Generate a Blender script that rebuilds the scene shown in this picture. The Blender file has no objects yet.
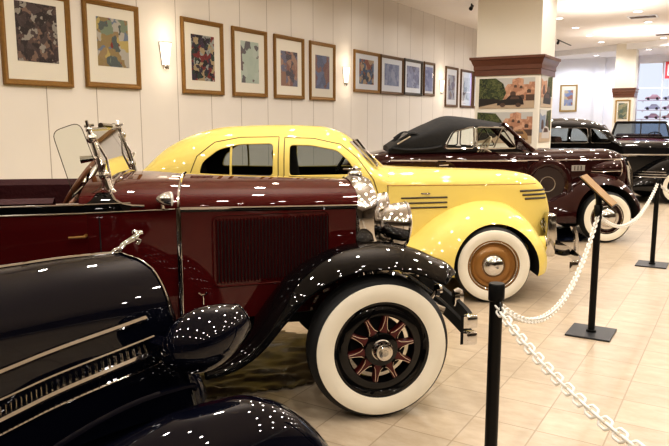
import bpy, bmesh, math, random
from mathutils import Vector, Matrix
C = bpy.context.scene.collection
PI = math.pi
rnd = random.Random(7)

# ------------------------------------------------------------------ materials
def new_mat(name):
    m = bpy.data.materials.new(name); m.use_nodes = True
    return m, m.node_tree, m.node_tree.nodes['Principled BSDF']

def pm(name, col, rough=.5, metal=0., coat=0., spec=.5, noise=0., nscale=8., emit=None, es=0., bump=0., coat_r=.02):
    m, nt, b = new_mat(name)
    b.inputs['Base Color'].default_value = (*col, 1)
    b.inputs['Roughness'].default_value = rough
    b.inputs['Metallic'].default_value = metal
    b.inputs['Coat Weight'].default_value = coat
    b.inputs['Coat Roughness'].default_value = coat_r
    b.inputs['Specular IOR Level'].default_value = spec
    if emit:
        b.inputs['Emission Color'].default_value = (*emit, 1)
        b.inputs['Emission Strength'].default_value = es
    if noise or bump:
        tc = nt.nodes.new('ShaderNodeTexCoord'); nz = nt.nodes.new('ShaderNodeTexNoise')
        nz.inputs['Scale'].default_value = nscale; nz.inputs['Detail'].default_value = 4
        nt.links.new(tc.outputs['Object'], nz.inputs['Vector'])
        if noise:
            mx = nt.nodes.new('ShaderNodeMix'); mx.data_type = 'RGBA'
            mx.inputs[6].default_value = (*[c*(1-noise) for c in col], 1)
            mx.inputs[7].default_value = (*[min(1, c*(1+noise)) for c in col], 1)
            nt.links.new(nz.outputs['Fac'], mx.inputs[0]); nt.links.new(mx.outputs[2], b.inputs['Base Color'])
        if bump:
            bp = nt.nodes.new('ShaderNodeBump'); bp.inputs['Strength'].default_value = bump
            bp.inputs['Distance'].default_value = .02
            nt.links.new(nz.outputs['Fac'], bp.inputs['Height']); nt.links.new(bp.outputs[0], b.inputs['Normal'])
    return m

def glass_mat(name, tint, refl=.08):
    m = bpy.data.materials.new(name); m.use_nodes = True; nt = m.node_tree; nt.nodes.clear()
    o = nt.nodes.new('ShaderNodeOutputMaterial'); mix = nt.nodes.new('ShaderNodeMixShader')
    t = nt.nodes.new('ShaderNodeBsdfTransparent'); g = nt.nodes.new('ShaderNodeBsdfGlossy'); lw = nt.nodes.new('ShaderNodeLayerWeight')
    t.inputs[0].default_value = (*tint, 1); g.inputs['Roughness'].default_value = .02
    lw.inputs[0].default_value = refl
    nt.links.new(lw.outputs['Fresnel'], mix.inputs[0]); nt.links.new(t.outputs[0], mix.inputs[1])
    nt.links.new(g.outputs[0], mix.inputs[2]); nt.links.new(mix.outputs[0], o.inputs[0])
    return m

BURG = pm('burgundy_paint', (.060, .0045, .0048), .5, coat=1., spec=.0)
YELL = pm('yellow_paint', (.75, .60, .18), .5, coat=.8, spec=.0)
MARO = pm('maroon_paint', (.024, .0055, .0055), .5, coat=1., spec=.0)
NAVY = pm('navy_paint', (.0025, .003, .0075), .5, coat=1., spec=.0)
BLCK = pm('black_paint', (.003, .003, .0035), .5, coat=1., spec=.0)
CHAR = pm('charcoal_paint', (.009, .009, .010), .5, coat=1., spec=.0)
WINE = pm('wine_paint', (.07, .012, .018), .5, coat=.8, spec=.0)
CHRM = pm('chrome', (.72, .715, .71), .05, 1.)
CHRD = pm('worn_chrome', (.66, .64, .60), .12, 1.)
RUBB = pm('tyre_rubber', (.012, .012, .012), .65)
WHWL = pm('whitewall', (.78, .73, .61), .6, noise=.06, nscale=6)
WELL = pm('wheel_well_black', (.004, .004, .004), .9)
GOLD = pm('gold_wheel_paint', (.30, .145, .035), .35, metal=.3, coat=.5)
REDP = pm('red_spoke_paint', (.07, .003, .003), .5, coat=.1)
CREAM = pm('cream_pinstripe', (.75, .6, .42), .5)
LEAT = pm('burgundy_leather', (.040, .009, .010), .5, spec=.2, bump=.3, nscale=30)
TANL = pm('brown_leather', (.11, .035, .02), .5, bump=.2, nscale=30)
INTR = pm('dark_interior', (.016, .011, .008), .8)
SOFT = pm('black_canvas', (.010, .010, .011), .75, bump=.35, nscale=14)
WOODW = pm('steering_wood', (.16, .06, .025), .35, coat=.5)
GLASS = glass_mat('window_glass', (.90, .93, .90), .10)
GLASSD = glass_mat('tinted_glass', (.62, .66, .66), .14)
GLASSW = glass_mat('windscreen_grey', (.40, .42, .44), .22)
GLASSB = glass_mat('blue_tinted_glass', (.22, .27, .34), .2)
PICGL = glass_mat('picture_glass', (.97, .97, .97), .06)
LENS = pm('lamp_lens', (.7, .7, .66), .1, spec=.8)
STRIPE = pm('dark_stripe', (.03, .02, .01), .4)
POST = pm('post_black', (.004, .004, .004), .35, spec=.25)
BASEG = pm('post_base_grey', (.035, .037, .042), .45, metal=.3)
CHAIN = pm('white_plastic', (.84, .82, .76), .4)
BOARD = pm('sign_tan', (.33, .19, .065), .45, noise=.1, nscale=5)
FRGO = pm('gold_frame', (.25, .135, .035), .38, metal=.35, noise=.25, nscale=25)
FRBR = pm('bronze_frame', (.12, .065, .028), .4, metal=.3, noise=.25, nscale=25)
FRBK = pm('black_frame', (.028, .022, .018), .4)
FRLT = pm('pale_gold_frame', (.42, .29, .12), .4, metal=.3)
MATB = pm('mat_board', (.78, .74, .65), .8)
MATG = pm('mat_board_grey', (.66, .68, .72), .8)
CORN = pm('cornice_wood', (.13, .050, .030), .35, coat=.3, noise=.2, nscale=4)
COLM = pm('column_cream', (.80, .765, .68), .7)
CEIL = pm('ceiling_paint', (.88, .84, .81), .9)
CEIL2 = pm('ceiling_white', (.86, .86, .88), .9)
BACKW = pm('back_wall_white', (.82, .84, .92), .8)
VIOL = pm('violet_trim', (.52, .40, .66), .7)
WHTF = pm('white_frame', (.85, .86, .9), .4)
BLKM = pm('black_metal', (.01, .01, .01), .4)
DOWNL = pm('lamp_glow', (1, 1, 1), .5, emit=(1, .96, .88), es=8.)
SCON = pm('sconce_glow', (1, .95, .85), .5, emit=(1, .90, .76), es=1.5)
PANELW = pm('rear_wall_dark', (.20, .175, .15), .8)  # unseen walls, colour darkened to give dark reflections in the car paint

def wall_mat():
    m, nt, b = new_mat('panelled_wall')
    N = nt.nodes.new; L = nt.links.new
    tc = N('ShaderNodeTexCoord'); sp = N('ShaderNodeSeparateXYZ'); L(tc.outputs['Object'], sp.inputs[0])
    d = N('ShaderNodeMath'); d.operation = 'MULTIPLY_ADD'; d.inputs[1].default_value = 1/.715; d.inputs[2].default_value = 20-5.07/.715
    L(sp.outputs['X'], d.inputs[0])
    f = N('ShaderNodeMath'); f.operation = 'FRACT'; L(d.outputs[0], f.inputs[0])
    c = N('ShaderNodeMath'); c.operation = 'COMPARE'; c.inputs[1].default_value = .5; c.inputs[2].default_value = .491
    L(f.outputs[0], c.inputs[0])
    nz = N('ShaderNodeTexNoise'); nz.inputs['Scale'].default_value = 2.5; L(tc.outputs['Object'], nz.inputs['Vector'])
    mx = N('ShaderNodeMix'); mx.data_type = 'RGBA'; mx.inputs[6].default_value = (.70, .662, .612, 1); mx.inputs[7].default_value = (.74, .70, .65, 1)
    L(nz.outputs['Fac'], mx.inputs[0])
    m2 = N('ShaderNodeMix'); m2.data_type = 'RGBA'; m2.inputs[6].default_value = (.36, .32, .28, 1); L(c.outputs[0], m2.inputs[0]); L(mx.outputs[2], m2.inputs[7])
    L(m2.outputs[2], b.inputs['Base Color']); b.inputs['Roughness'].default_value = .6
    return m
WALL = wall_mat()

def floor_mat():
    m, nt, b = new_mat('stone_tiles')
    N = nt.nodes.new; L = nt.links.new
    tc = N('ShaderNodeTexCoord'); sp = N('ShaderNodeSeparateXYZ'); L(tc.outputs['Object'], sp.inputs[0])
    S = .3535
    def cell(o, off):
        a = N('ShaderNodeMath'); a.operation = 'MULTIPLY_ADD'; a.inputs[1].default_value = 1/S; a.inputs[2].default_value = 60-off/S
        L(o, a.inputs[0])
        f = N('ShaderNodeMath'); f.operation = 'FRACT'; L(a.outputs[0], f.inputs[0])
        c = N('ShaderNodeMath'); c.operation = 'COMPARE'; c.inputs[1].default_value = .5; c.inputs[2].default_value = .488; L(f.outputs[0], c.inputs[0])
        fl = N('ShaderNodeMath'); fl.operation = 'FLOOR'; L(a.outputs[0], fl.inputs[0])
        return c.outputs[0], fl.outputs[0]
    cx, ix = cell(sp.outputs['X'], 3.59); cy, iy = cell(sp.outputs['Y'], .512)
    mn = N('ShaderNodeMath'); mn.operation = 'MULTIPLY'; L(cx, mn.inputs[0]); L(cy, mn.inputs[1])
    cb = N('ShaderNodeCombineXYZ'); L(ix, cb.inputs[0]); L(iy, cb.inputs[1])
    wn = N('ShaderNodeTexWhiteNoise'); wn.noise_dimensions = '2D'; L(cb.outputs[0], wn.inputs['Vector'])
    nz = N('ShaderNodeTexNoise'); nz.inputs['Scale'].default_value = 7; nz.inputs['Detail'].default_value = 6; nz.inputs['Roughness'].default_value = .65
    ad = N('ShaderNodeVectorMath'); ad.operation = 'MULTIPLY_ADD'; ad.inputs[1].default_value = (9, 9, 9); L(wn.outputs['Color'], ad.inputs[0])
    st = N('ShaderNodeVectorMath'); st.operation = 'MULTIPLY'; st.inputs[1].default_value = (1.8, .8, 1); L(tc.outputs['Object'], st.inputs[0]); L(st.outputs[0], ad.inputs[2])
    L(ad.outputs[0], nz.inputs['Vector'])
    cr = N('ShaderNodeValToRGB'); cr.color_ramp.elements[0].position = .3; cr.color_ramp.elements[0].color = (.42, .33, .232, 1)
    cr.color_ramp.elements[1].position = .7; cr.color_ramp.elements[1].color = (.54, .455, .345, 1)
    L(nz.outputs['Fac'], cr.inputs[0])
    hv = N('ShaderNodeHueSaturation'); vm = N('ShaderNodeMapRange'); vm.inputs['To Min'].default_value = .92; vm.inputs['To Max'].default_value = 1.05
    L(wn.outputs['Value'], vm.inputs['Value']); L(vm.outputs[0], hv.inputs['Value']); L(cr.outputs[0], hv.inputs['Color'])
    mx = N('ShaderNodeMix'); mx.data_type = 'RGBA'; mx.inputs[6].default_value = (.33, .26, .185, 1); L(mn.outputs[0], mx.inputs[0]); L(hv.outputs[0], mx.inputs[7])
    L(mx.outputs[2], b.inputs['Base Color']); b.inputs['Roughness'].default_value = .33; b.inputs['Specular IOR Level'].default_value = .4
    bp = N('ShaderNodeBump'); bp.inputs['Strength'].default_value = .15; bp.inputs['Distance'].default_value = .004; L(mn.outputs[0], bp.inputs['Height']); L(bp.outputs[0], b.inputs['Normal'])
    return m
FLOOR = floor_mat()

def art_mat(name, cols, scale=9., seed=0., warp=.6):
    m, nt, b = new_mat(name); N = nt.nodes.new; L = nt.links.new
    tc = N('ShaderNodeTexCoord'); mp = N('ShaderNodeMapping'); mp.inputs['Location'].default_value = (seed, seed*1.7, seed*.6)
    L(tc.outputs['Object'], mp.inputs[0])
    nz = N('ShaderNodeTexNoise'); nz.inputs['Scale'].default_value = scale*.8; L(mp.outputs[0], nz.inputs['Vector'])
    ad = N('ShaderNodeVectorMath'); ad.operation = 'MULTIPLY_ADD'; ad.inputs[1].default_value = (warp*.3,)*3
    L(nz.outputs['Color'], ad.inputs[0]); L(mp.outputs[0], ad.inputs[2])
    v = N('ShaderNodeTexVoronoi'); v.inputs['Scale'].default_value = scale; L(ad.outputs[0], v.inputs['Vector'])
    sx = N('ShaderNodeSeparateColor'); L(v.outputs['Color'], sx.inputs[0])
    cr = N('ShaderNodeValToRGB'); cr.color_ramp.interpolation = 'CONSTANT'
    e = cr.color_ramp.elements
    while len(e) < len(cols): e.new(.5)
    for i, c in enumerate(cols):
        e[i].position = i/len(cols); e[i].color = (*c, 1)
    L(sx.outputs[0], cr.inputs[0]); L(cr.outputs[0], b.inputs['Base Color']); b.inputs['Roughness'].default_value = .6
    return m

# ------------------------------------------------------------------ mesh builder
class MB:
    def __init__(s): s.v = []; s.f = []; s.m = []
    def add(s, vs, fs, mi=0, M=None):
        o = len(s.v)
        for p in vs:
            p = Vector(p); s.v.append(tuple(M @ p) if M else tuple(p))
        for f in fs: s.f.append(tuple(i+o for i in f)); s.m.append(mi)
        return s
    def rings(s, rings, closed=True, cap=True, mi=0, M=None):
        n = len(rings[0]); vs = [p for r in rings for p in r]; fs = []
        for i in range(len(rings)-1):
            for j in range(n if closed else n-1):
                k = (j+1) % n
                fs.append((i*n+j, i*n+k, (i+1)*n+k, (i+1)*n+j))
        if cap and closed:
            fs.append(tuple(range(n))[::-1]); fs.append(tuple(range((len(rings)-1)*n, len(rings)*n)))
        return s.add(vs, fs, mi, M)
    def box(s, c, d, b=0., mi=0, M=None):
        x, y, z = [q/2 for q in d]; b = min(b, x*.49, y*.49, z*.49)
        if b <= 0:
            vs = [(c[0]+i*x, c[1]+j*y, c[2]+k*z) for i in (-1, 1) for j in (-1, 1) for k in (-1, 1)]
            return s.add(vs, [(0, 1, 3, 2), (4, 6, 7, 5), (0, 4, 5, 1), (2, 3, 7, 6), (0, 2, 6, 4), (1, 5, 7, 3)], mi, M)
        bm = bmesh.new(); bmesh.ops.create_cube(bm, size=1)
        for v in bm.verts: v.co = Vector((v.co.x*d[0]+c[0], v.co.y*d[1]+c[1], v.co.z*d[2]+c[2]))
        bmesh.ops.bevel(bm, geom=bm.edges[:], offset=b, segments=2, affect='EDGES', profile=.5)
        bm.verts.index_update(); s.add([v.co[:] for v in bm.verts], [[v.index for v in f.verts] for f in bm.faces], mi, M); bm.free(); return s
    def tube(s, pts, r, n=8, closed=False, mi=0, M=None, flat=None):
        P = [Vector(p) for p in pts]; k = len(P); R = r if isinstance(r, (list, tuple)) else [r]*k
        rings = []; up = None
        for i in range(k):
            t = (P[(i+1) % k]-P[i-1]) if closed else (P[min(i+1, k-1)]-P[max(i-1, 0)])
            t.normalize()
            if up is None:
                up = Vector((0, 0, 1)) if abs(t.z) < .9 else Vector((0, 1, 0))
            u = up-t*up.dot(t); u.normalize(); w = t.cross(u); up = u
            a = flat if flat else 1.
            rings.append([tuple(P[i]+(u*math.sin(2*PI*j/n)+w*math.cos(2*PI*j/n)*a)*R[i]) for j in range(n)])
        if closed: rings.append(rings[0])
        return s.rings(rings, True, not closed, mi, M)
    def lathe(s, prof, n=32, mi=0, M=None, cap=False):
        rings = [[(r*math.cos(2*PI*j/n), h, r*math.sin(2*PI*j/n)) for j in range(n)] for r, h in prof]   # axis = y
        return s.rings(rings, True, cap, mi, M)
    def sphere(s, c, r, n=16, m=10, mi=0, M=None):
        sc = r if isinstance(r, (tuple, list)) else (r, r, r)
        rings = []
        for i in range(m+1):
            a = -PI/2+PI*i/m; q = max(math.cos(a), .001)
            rings.append([(c[0]+sc[0]*q*math.cos(2*PI*j/n), c[1]+sc[1]*q*math.sin(2*PI*j/n), c[2]+sc[2]*math.sin(a)) for j in range(n)])
        return s.rings(rings, True, True, mi, M)
    def prism(s, poly, axis, a, b, mi=0, M=None):
        def p3(p, q): return (q, p[0], p[1]) if axis == 'x' else ((p[0], q, p[1]) if axis == 'y' else (p[0], p[1], q))
        return s.rings([[p3(p, a) for p in poly], [p3(p, b) for p in poly]], True, True, mi, M)
    def face(s, pts, mi=0, M=None): return s.add(pts, [tuple(range(len(pts)))], mi, M)
    def mesh(s, name, mats, smooth=True, angle=35, recalc=True):
        me = bpy.data.meshes.new(name); me.from_pydata(s.v, [], s.f)
        for m in (mats if isinstance(mats, (list, tuple)) else [mats]): me.materials.append(m)
        me.polygons.foreach_set('material_index', s.m)
        if recalc:
            bm = bmesh.new(); bm.from_mesh(me); bmesh.ops.remove_doubles(bm, verts=bm.verts[:], dist=1e-5)
            bmesh.ops.recalc_face_normals(bm, faces=bm.faces[:]); bm.to_mesh(me); bm.free()
        me.update()
        if smooth:
            me.polygons.foreach_set('use_smooth', [True]*len(me.polygons)); me.set_sharp_from_angle(angle=math.radians(angle))
        return me
    def build(s, name, mats, parent=None, smooth=True, angle=35, M=None, recalc=True):
        o = bpy.data.objects.new(name, s.mesh(name, mats, smooth, angle, recalc)); C.objects.link(o)
        if M is not None: o.matrix_basis = M
        if parent: o.parent = parent
        return o

def tag(o, label=None, cat=None, group=None, kind=None):
    for k, v in (('label', label), ('category', cat), ('group', group), ('kind', kind)):
        if v: o[k] = v
    return o
def empty(name, loc, rz=0, label=None, cat=None, group=None):
    o = bpy.data.objects.new(name, None); C.objects.link(o); o.location = loc; o.rotation_euler = (0, 0, rz); o.empty_display_size = .1
    return tag(o, label, cat, group)
def struct(o): o['kind'] = 'structure'; return o

def boolean(o, cutters, angle=35):
    for c in cutters:
        m = o.modifiers.new('cut', 'BOOLEAN'); m.object = c; m.operation = 'DIFFERENCE'; m.solver = 'EXACT'; m.material_mode = 'TRANSFER'
    bpy.context.view_layer.update(); dg = bpy.context.evaluated_depsgraph_get(); dg.update()
    me = bpy.data.meshes.new_from_object(o.evaluated_get(dg)); o.modifiers.clear(); o.data = me
    me.polygons.foreach_set('use_smooth', [True]*len(me.polygons)); me.set_sharp_from_angle(angle=math.radians(angle))
    for c in cutters: bpy.data.objects.remove(c, do_unlink=True)
    return o

# smooth monotone interpolation of key rows (first column is the abscissa)
def pchip(keys):
    xs = [k[0] for k in keys]; n = len(xs); cols = list(zip(*[k[1:] for k in keys])); T = []
    for ys in cols:
        h = [xs[i+1]-xs[i] for i in range(n-1)]; dl = [(ys[i+1]-ys[i])/h[i] for i in range(n-1)]
        m = [dl[0]]+[0.]*(n-2)+[dl[-1]]
        for i in range(1, n-1):
            if dl[i-1]*dl[i] > 0:
                w1 = 2*h[i]+h[i-1]; w2 = h[i]+2*h[i-1]; m[i] = (w1+w2)/(w1/dl[i-1]+w2/dl[i])
        T.append((ys, m, h))
    def f(x):
        x = min(max(x, xs[0]), xs[-1]); i = 0
        while i < n-2 and x > xs[i+1]: i += 1
        out = []
        for ys, m, h in T:
            t = (x-xs[i])/h[i]
            out.append(ys[i]*(2*t**3-3*t*t+1)+h[i]*m[i]*(t**3-2*t*t+t)+ys[i+1]*(-2*t**3+3*t*t)+h[i]*m[i+1]*(t**3-t*t))
        return out
    return f
def lin(a, b, n): return [a+(b-a)*i/(n-1) for i in range(n)]
def catmull(pts, k=8):
    P = [Vector(p) for p in pts]; P = [2*P[0]-P[1]]+P+[2*P[-1]-P[-2]]; out = []
    for i in range(1, len(P)-2):
        for j in range(k):
            t = j/k; a, b, c, d = P[i-1:i+3]
            out.append(.5*(2*b+(c-a)*t+(2*a-5*b+4*c-d)*t*t+(3*b-a-3*c+d)*t**3))
    out.append(P[-2]); return out

class Body:
    """car body surface: keys (x, half width, bottom z, belt z, top z)"""
    def __init__(s, keys, n=2.6, tuck=.07): s.f = pchip(keys); s.n = n; s.tuck = tuck; s.a = keys[0][0]; s.b = keys[-1][0]
    def y(s, x, z):
        w, zb, zm, zt = s.f(x)
        if z <= zm: return w*(1-s.tuck*((zm-z)/max(zm-zb, .01))**2)
        u = min((z-zm)/max(zt-zm, .01), 1); return w*max(1-u**s.n, 0)**(1/s.n)
    def ring(s, x, i=0.):
        w, zb, zm, zt = s.f(x); w -= i; zb += i*1.3; zt -= i; zm = min(zm, zt-.02); h = []
        for k in range(7):
            z = zb+(zm-zb)*k/6; h.append((w*(1-s.tuck*((zm-z)/max(zm-zb, .01))**2), z))
        for k in range(1, 17):
            t = PI/2*k/16; h.append((max(w*max(math.cos(t), 0)**(2/s.n), 0), zm+(zt-zm)*math.sin(t)**(2/s.n)))
        h[-1] = (0., zt)
        return [(x, -p[0], p[1]) for p in h]+[(x, p[0], p[1]) for p in h[-2::-1]]
    def loft(s, a, b, n=50, i=0., mb=None):
        mb = mb or MB(); mb.rings([s.ring(x, i) for x in lin(a, b, n)]); return mb
    def line(s, pts, off, side):
        return [(x, side*(s.y(x, z)+off), z) for x, z in pts]
    def strip(s, mb, a, b, r, off=.0, n=30, sides=(-1, 1), mi=0, flat=None):
        """a, b = (x, z) ends of a moulding that lies on the surface"""
        for sd in sides:
            pts = [(a[0]+(b[0]-a[0])*t, a[1]+(b[1]-a[1])*t) for t in lin(0, 1, n)]
            mb.tube(s.line(pts, off, sd), r, 6, mi=mi)
        return mb

def winpts(pts, k=5):
    """round a window outline given as corner points"""
    P = [Vector(p) for p in pts]; n = len(P); out = []
    for i in range(n):
        a, b, c = P[i-1], P[i], P[(i+1) % n]
        d = min(.045, (a-b).length*.45, (c-b).length*.45)
        p0 = b+(a-b).normalized()*d; p1 = b+(c-b).normalized()*d
        for j in range(k+1):
            t = j/k; out.append(tuple(p0*(1-t)**2+b*2*t*(1-t)+p1*t*t))
    return out
def dense(poly, step=.05, closed=True):
    out = []; n = len(poly)
    for i in range(n if closed else n-1):
        a = Vector(poly[i]); b = Vector(poly[(i+1) % n]); k = max(1, int((b-a).length/step))
        for j in range(k): out.append(tuple(a+(b-a)*(j/k)))
    if not closed: out.append(tuple(poly[-1]))
    return out

def pontoon(name, keys, y_in, side, mat, parent, arch=None, n=2.4, ns=44):
    """full-bodied fender: keys (x, top z, outer half width, bottom z); arch (x, z, r)"""
    f = pchip(keys); rings = []
    for x in lin(keys[0][0], keys[-1][0], ns):
        zt, wo, zb = f(x); r = [(x, side*y_in, zb)]
        for k in range(17):
            t = PI/2*(1-k/16); r.append((x, side*(y_in+(wo-y_in)*max(math.cos(t), 0)**(2/n)), zb+.05+(zt-zb-.05)*max(math.sin(t), 0)**(2/n)))
        r.append((x, side*(wo-.015), zb))
        rings.append(r)
    mb = MB(); mb.rings(rings); o = mb.build(name, [mat, WELL], None, angle=50)
    if arch:
        c = MB(); c.lathe([(arch[2], -.36), (arch[2], .5)], 48, cap=True)
        co = c.build('cutter', WELL, M=Matrix.Translation((arch[0], side*.85, arch[1]))); boolean(o, [co], 50)
    o.parent = parent
    return o

def wheel(root, x, y, side, R, T, st, n=56):
    """y = outer face of the tyre; side -1 right, +1 left"""
    M = Matrix.Translation((x, y, R-.004)) @ (Matrix.Rotation(PI, 4, 'Z') if side > 0 else Matrix())
    if st.get('steer'): M = M @ Matrix.Rotation(st['steer'], 4, 'Z')
    ri = st['ri']; mid = (ri+R)/2
    b = MB(); prof = [(ri-.01, .05), (ri, .022), (ri+.012, .006), (ri+(mid-ri)*.6, -.006), (mid, -.010), (mid+(R-mid)*.5, -.004), (R-.022, .014), (R-.006, .034), (R, .055), (R, T-.055), (R-.006, T-.034), (R-.022, T-.014), (mid, T+.01), (ri, T-.02), (ri-.01, T-.05)]
    b.lathe(prof, n)
    for k in (.36, .5, .64): b.lathe([(R+.001, T*k-.004), (R-.006, T*k), (R+.001, T*k+.004)], n)
    w = b.build('wheel', RUBB, root, M=M)
    a0, a1 = st['ww']
    def yy(r):
        if r < mid: return -.010+.016*((mid-r)/(mid-ri))**2
        return -.010+.022*((r-mid)/(R-mid))**2
    b = MB(); b.lathe([(r, yy(r)-.003) for r in lin(a0, a1, 7)]+[(a1+.002, yy(a1)+.004)], n); b.build('whitewall', WHWL, w)
    for nm, mat, prof, cap in st['discs']:
        b = MB(); b.lathe(prof, n if prof[0][0] > .05 else 32, cap=cap); b.build(nm, mat, w)
    if st.get('spokes'):
        for k in range(st['spokes']):
            a = 2*PI*k/st['spokes']+.16; r0, r1 = st['sp']
            Mk = Matrix.Rotation(-a, 4, 'Y')
            b = MB()
            rr = [(r0, .022), (r0+.03, .017), ((r0+r1)/2, .014), (r1-.02, .014), (r1, .017)]
            b.rings([[(r, .045-.02, q), (r, .045-.026, 0), (r, .045-.02, -q), (r, .07, -q), (r, .07, q)] for r, q in rr])
            for sg in (-1, 1):   # cream pinstripes splayed to the spoke foot
                b.tube([(r1-.004, .017, sg*.006), ((r0+r1)/2+.015, .016, sg*.008), (r0+.028, .016, sg*.016), (r0+.012, .016, sg*.028)], .0015, 4, mi=1)
            o = b.build('spoke', [REDP, CREAM], w); o.matrix_basis = Mk
    return w

def car(name, loc, rz, label):
    return empty(name, loc, rz, label, 'car')
def place(ox, oy, ang, Lc):
    a = math.radians(ang); return (ox-math.sin(a)*Lc, oy+math.cos(a)*Lc, 0), a

def side_glass(body, poly, root, name='window', mat=None, inset=.03, trim=CHRM, tr=.007, sides=(-1, 1), bars=()):
    P = dense(winpts(poly), .04)
    for sd in sides:
        b = MB(); b.face([(x, sd*(body.y(x, z)-inset), z) for x, z in P])
        g = b.build(name, mat or GLASS, root, smooth=False)
        b = MB(); b.tube([(x, sd*(body.y(x, z)-.008), z) for x, z in P], tr, 6, closed=True)
        for p, q in bars:
            b.tube([(p[0]+(q[0]-p[0])*t, sd*(body.y(p[0]+(q[0]-p[0])*t, p[1]+(q[1]-p[1])*t)-.02), p[1]+(q[1]-p[1])*t) for t in lin(0, 1, 6)], .011, 6)
        b.build('window_trim', trim, g)

# ------------------------------------------------------------------ building frame: x = along the left wall, y = towards it
BRG = math.radians(58.8)
ROT = Matrix.Rotation(BRG, 4, 'Z')
def W(t, q, z=0): return ROT @ Vector((t, q, z))

def shell():
    b = MB(); b.box((11, 0, -.05), (40, 24, .1)); struct(b.build('floor', FLOOR, M=ROT, smooth=False))
    b = MB(); b.box((11, 7.1, 2.2), (40, .2, 4.6)); struct(b.build('wall_left', WALL, M=ROT, smooth=False))
    # upper ceiling with a slanting edge to the lower one
    def edge(q): return 25.1+(q-2.17)*.473
    b = MB(); b.prism([(-9, -12), (edge(-12), -12), (edge(7.2), 7.2), (-9, 7.2)], 'z', 4.4, 4.6); struct(b.build('ceiling', CEIL, M=ROT, smooth=False))
    b = MB(); b.prism([(edge(-12), -12), (31, -12), (31, 7.2), (edge(7.2), 7.2)], 'z', 4.2, 4.6); struct(b.build('ceiling', CEIL2, M=ROT, smooth=False))
    # far wall with the shop window opening
    b = MB(); E = 28.5
    b.box((E+.1, (3.72+7.2)/2, 2.2), (.2, 7.2-3.72, 4.4)); b.box((E+.1, 1.2, .35), (.2, 5.04, .7)); b.box((E+.1, 1.2, 4.1), (.2, 5.04, .3)); b.box((E+.1, -6.66, 2.2), (.2, 10.68, 4.4))
    struct(b.build('wall_back', BACKW, M=ROT, smooth=False))
    b = MB(); b.box((E-.06, 5.0, 2.1), (.12, .35, 4.2)); struct(b.build('trim_1', BACKW, M=ROT, smooth=False))
    b = MB(); b.box((E-.06, 3.78, 2.1), (.16, .24, 4.2)); struct(b.build('trim_2', VIOL, M=ROT, smooth=False))
    b = MB(); b.box((11, -12.1, 2.2), (40, .2, 4.6)); struct(b.build('wall_right', PANELW, M=ROT, smooth=False))
    b = MB(); b.box((-9.1, -2.4, 2.2), (.2, 19.4, 4.6)); struct(b.build('wall_front', PANELW, M=ROT, smooth=False))
    # window
    b = MB(); b.box((E+.05, 1.2, 2.325), (.02, 4.9, 3.25)); win = struct(b.build('window_1', GLASS, M=ROT, smooth=False))
    b = MB()
    for q in (3.64, 2.78, 1.9, 1.0, .1, -.8, -1.3): b.box((E+.03, q, 2.33), (.07, .05, 3.3))
    for z in (.72, 2.98, 3.93): b.box((E+.03, 1.2, z), (.07, 4.95, .05))
    b.build('window_frame', WHTF, win, smooth=False)
    # lower run of skirting
    b = MB(); b.box((11, 6.985, .06), (40, .03, .12), .004); struct(b.build('baseboard_left', WHTF, M=ROT, smooth=False))
shell()

def column(t0, q0, dt, dq, zc, mats, cname, ov=.1):
    b = MB(); b.box((t0+dt/2, q0+dq/2, 2.2), (dt, dq, 4.4), .006); c = struct(b.build(cname, COLM, M=ROT, smooth=False))
    b = MB()
    def rng(e, z): return [(t0-e, q0-e, z), (t0+dt+e, q0-e, z), (t0+dt+e, q0+dq+e, z), (t0-e, q0+dq+e, z)]
    b.rings([rng(-.01, zc[0]), rng(.022, zc[0]), rng(.022, zc[0]+.10), rng(.035, zc[0]+.11), rng(.035, zc[1]-.16), rng(.055, zc[1]-.12), rng(ov-.02, zc[1]-.055), rng(ov, zc[1]-.045), rng(ov, zc[1]), rng(-.01, zc[1])])
    b.build('cornice', CORN, c, smooth=False)
column(12.43, 3.21, 1.0, 1.2, (2.55, 2.89), None, 'column')
column(25.84, 3.40, .66, .66, (2.56, 2.88), None, 'column', .07)

# ------------------------------------------------------------------ wall pictures
def picture(t, z, w, h, mw, frame, matm, art, label, group, on='left', fw=.065, mtop=None):
    """t = start along wall, z = bottom"""
    M = ROT @ (Matrix.Translation((t, 6.998, z)) if on == 'left' else Matrix.Translation(on) @ Matrix.Rotation(-PI/2, 4, 'Z'))
    o = empty('framed_picture', (0, 0, 0), 0, label, 'picture', group); o.matrix_basis = M
    b = MB()
    prof = [(0, 0), (0, -.035), (.012, -.045), (.03, -.042), (.045, -.028), (fw-.008, -.026), (fw, -.018), (fw, 0)]
    rings = []
    for cx, cz, sx, sz in ((0, 0, 1, 1), (w, 0, -1, 1), (w, h, -1, -1), (0, h, 1, -1)): rings.append([(cx+sx*u, v, cz+sz*u) for u, v in prof])
    rings.append(rings[0]); b.rings(rings, True, False); b.build('frame', frame, o, angle=25)
    b = MB(); b.box((w/2, -.008, h/2), (w-2*fw+.01, .008, h-2*fw+.01)); b.build('mat_board', matm, o, smooth=False)
    l, r, bt, tp = mw; b = MB(); b.box((((l)+(w-r))/2, -.0135, (bt+h-tp)/2), (w-l-r, .003, h-bt-tp)); b.build('print', art, o, smooth=False)
    b = MB(); b.face([(fw, -.02, fw), (w-fw, -.02, fw), (w-fw, -.02, h-fw), (fw, -.02, h-fw)]); b.build('glass_pane', PICGL, o, smooth=False)
    return o

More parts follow.
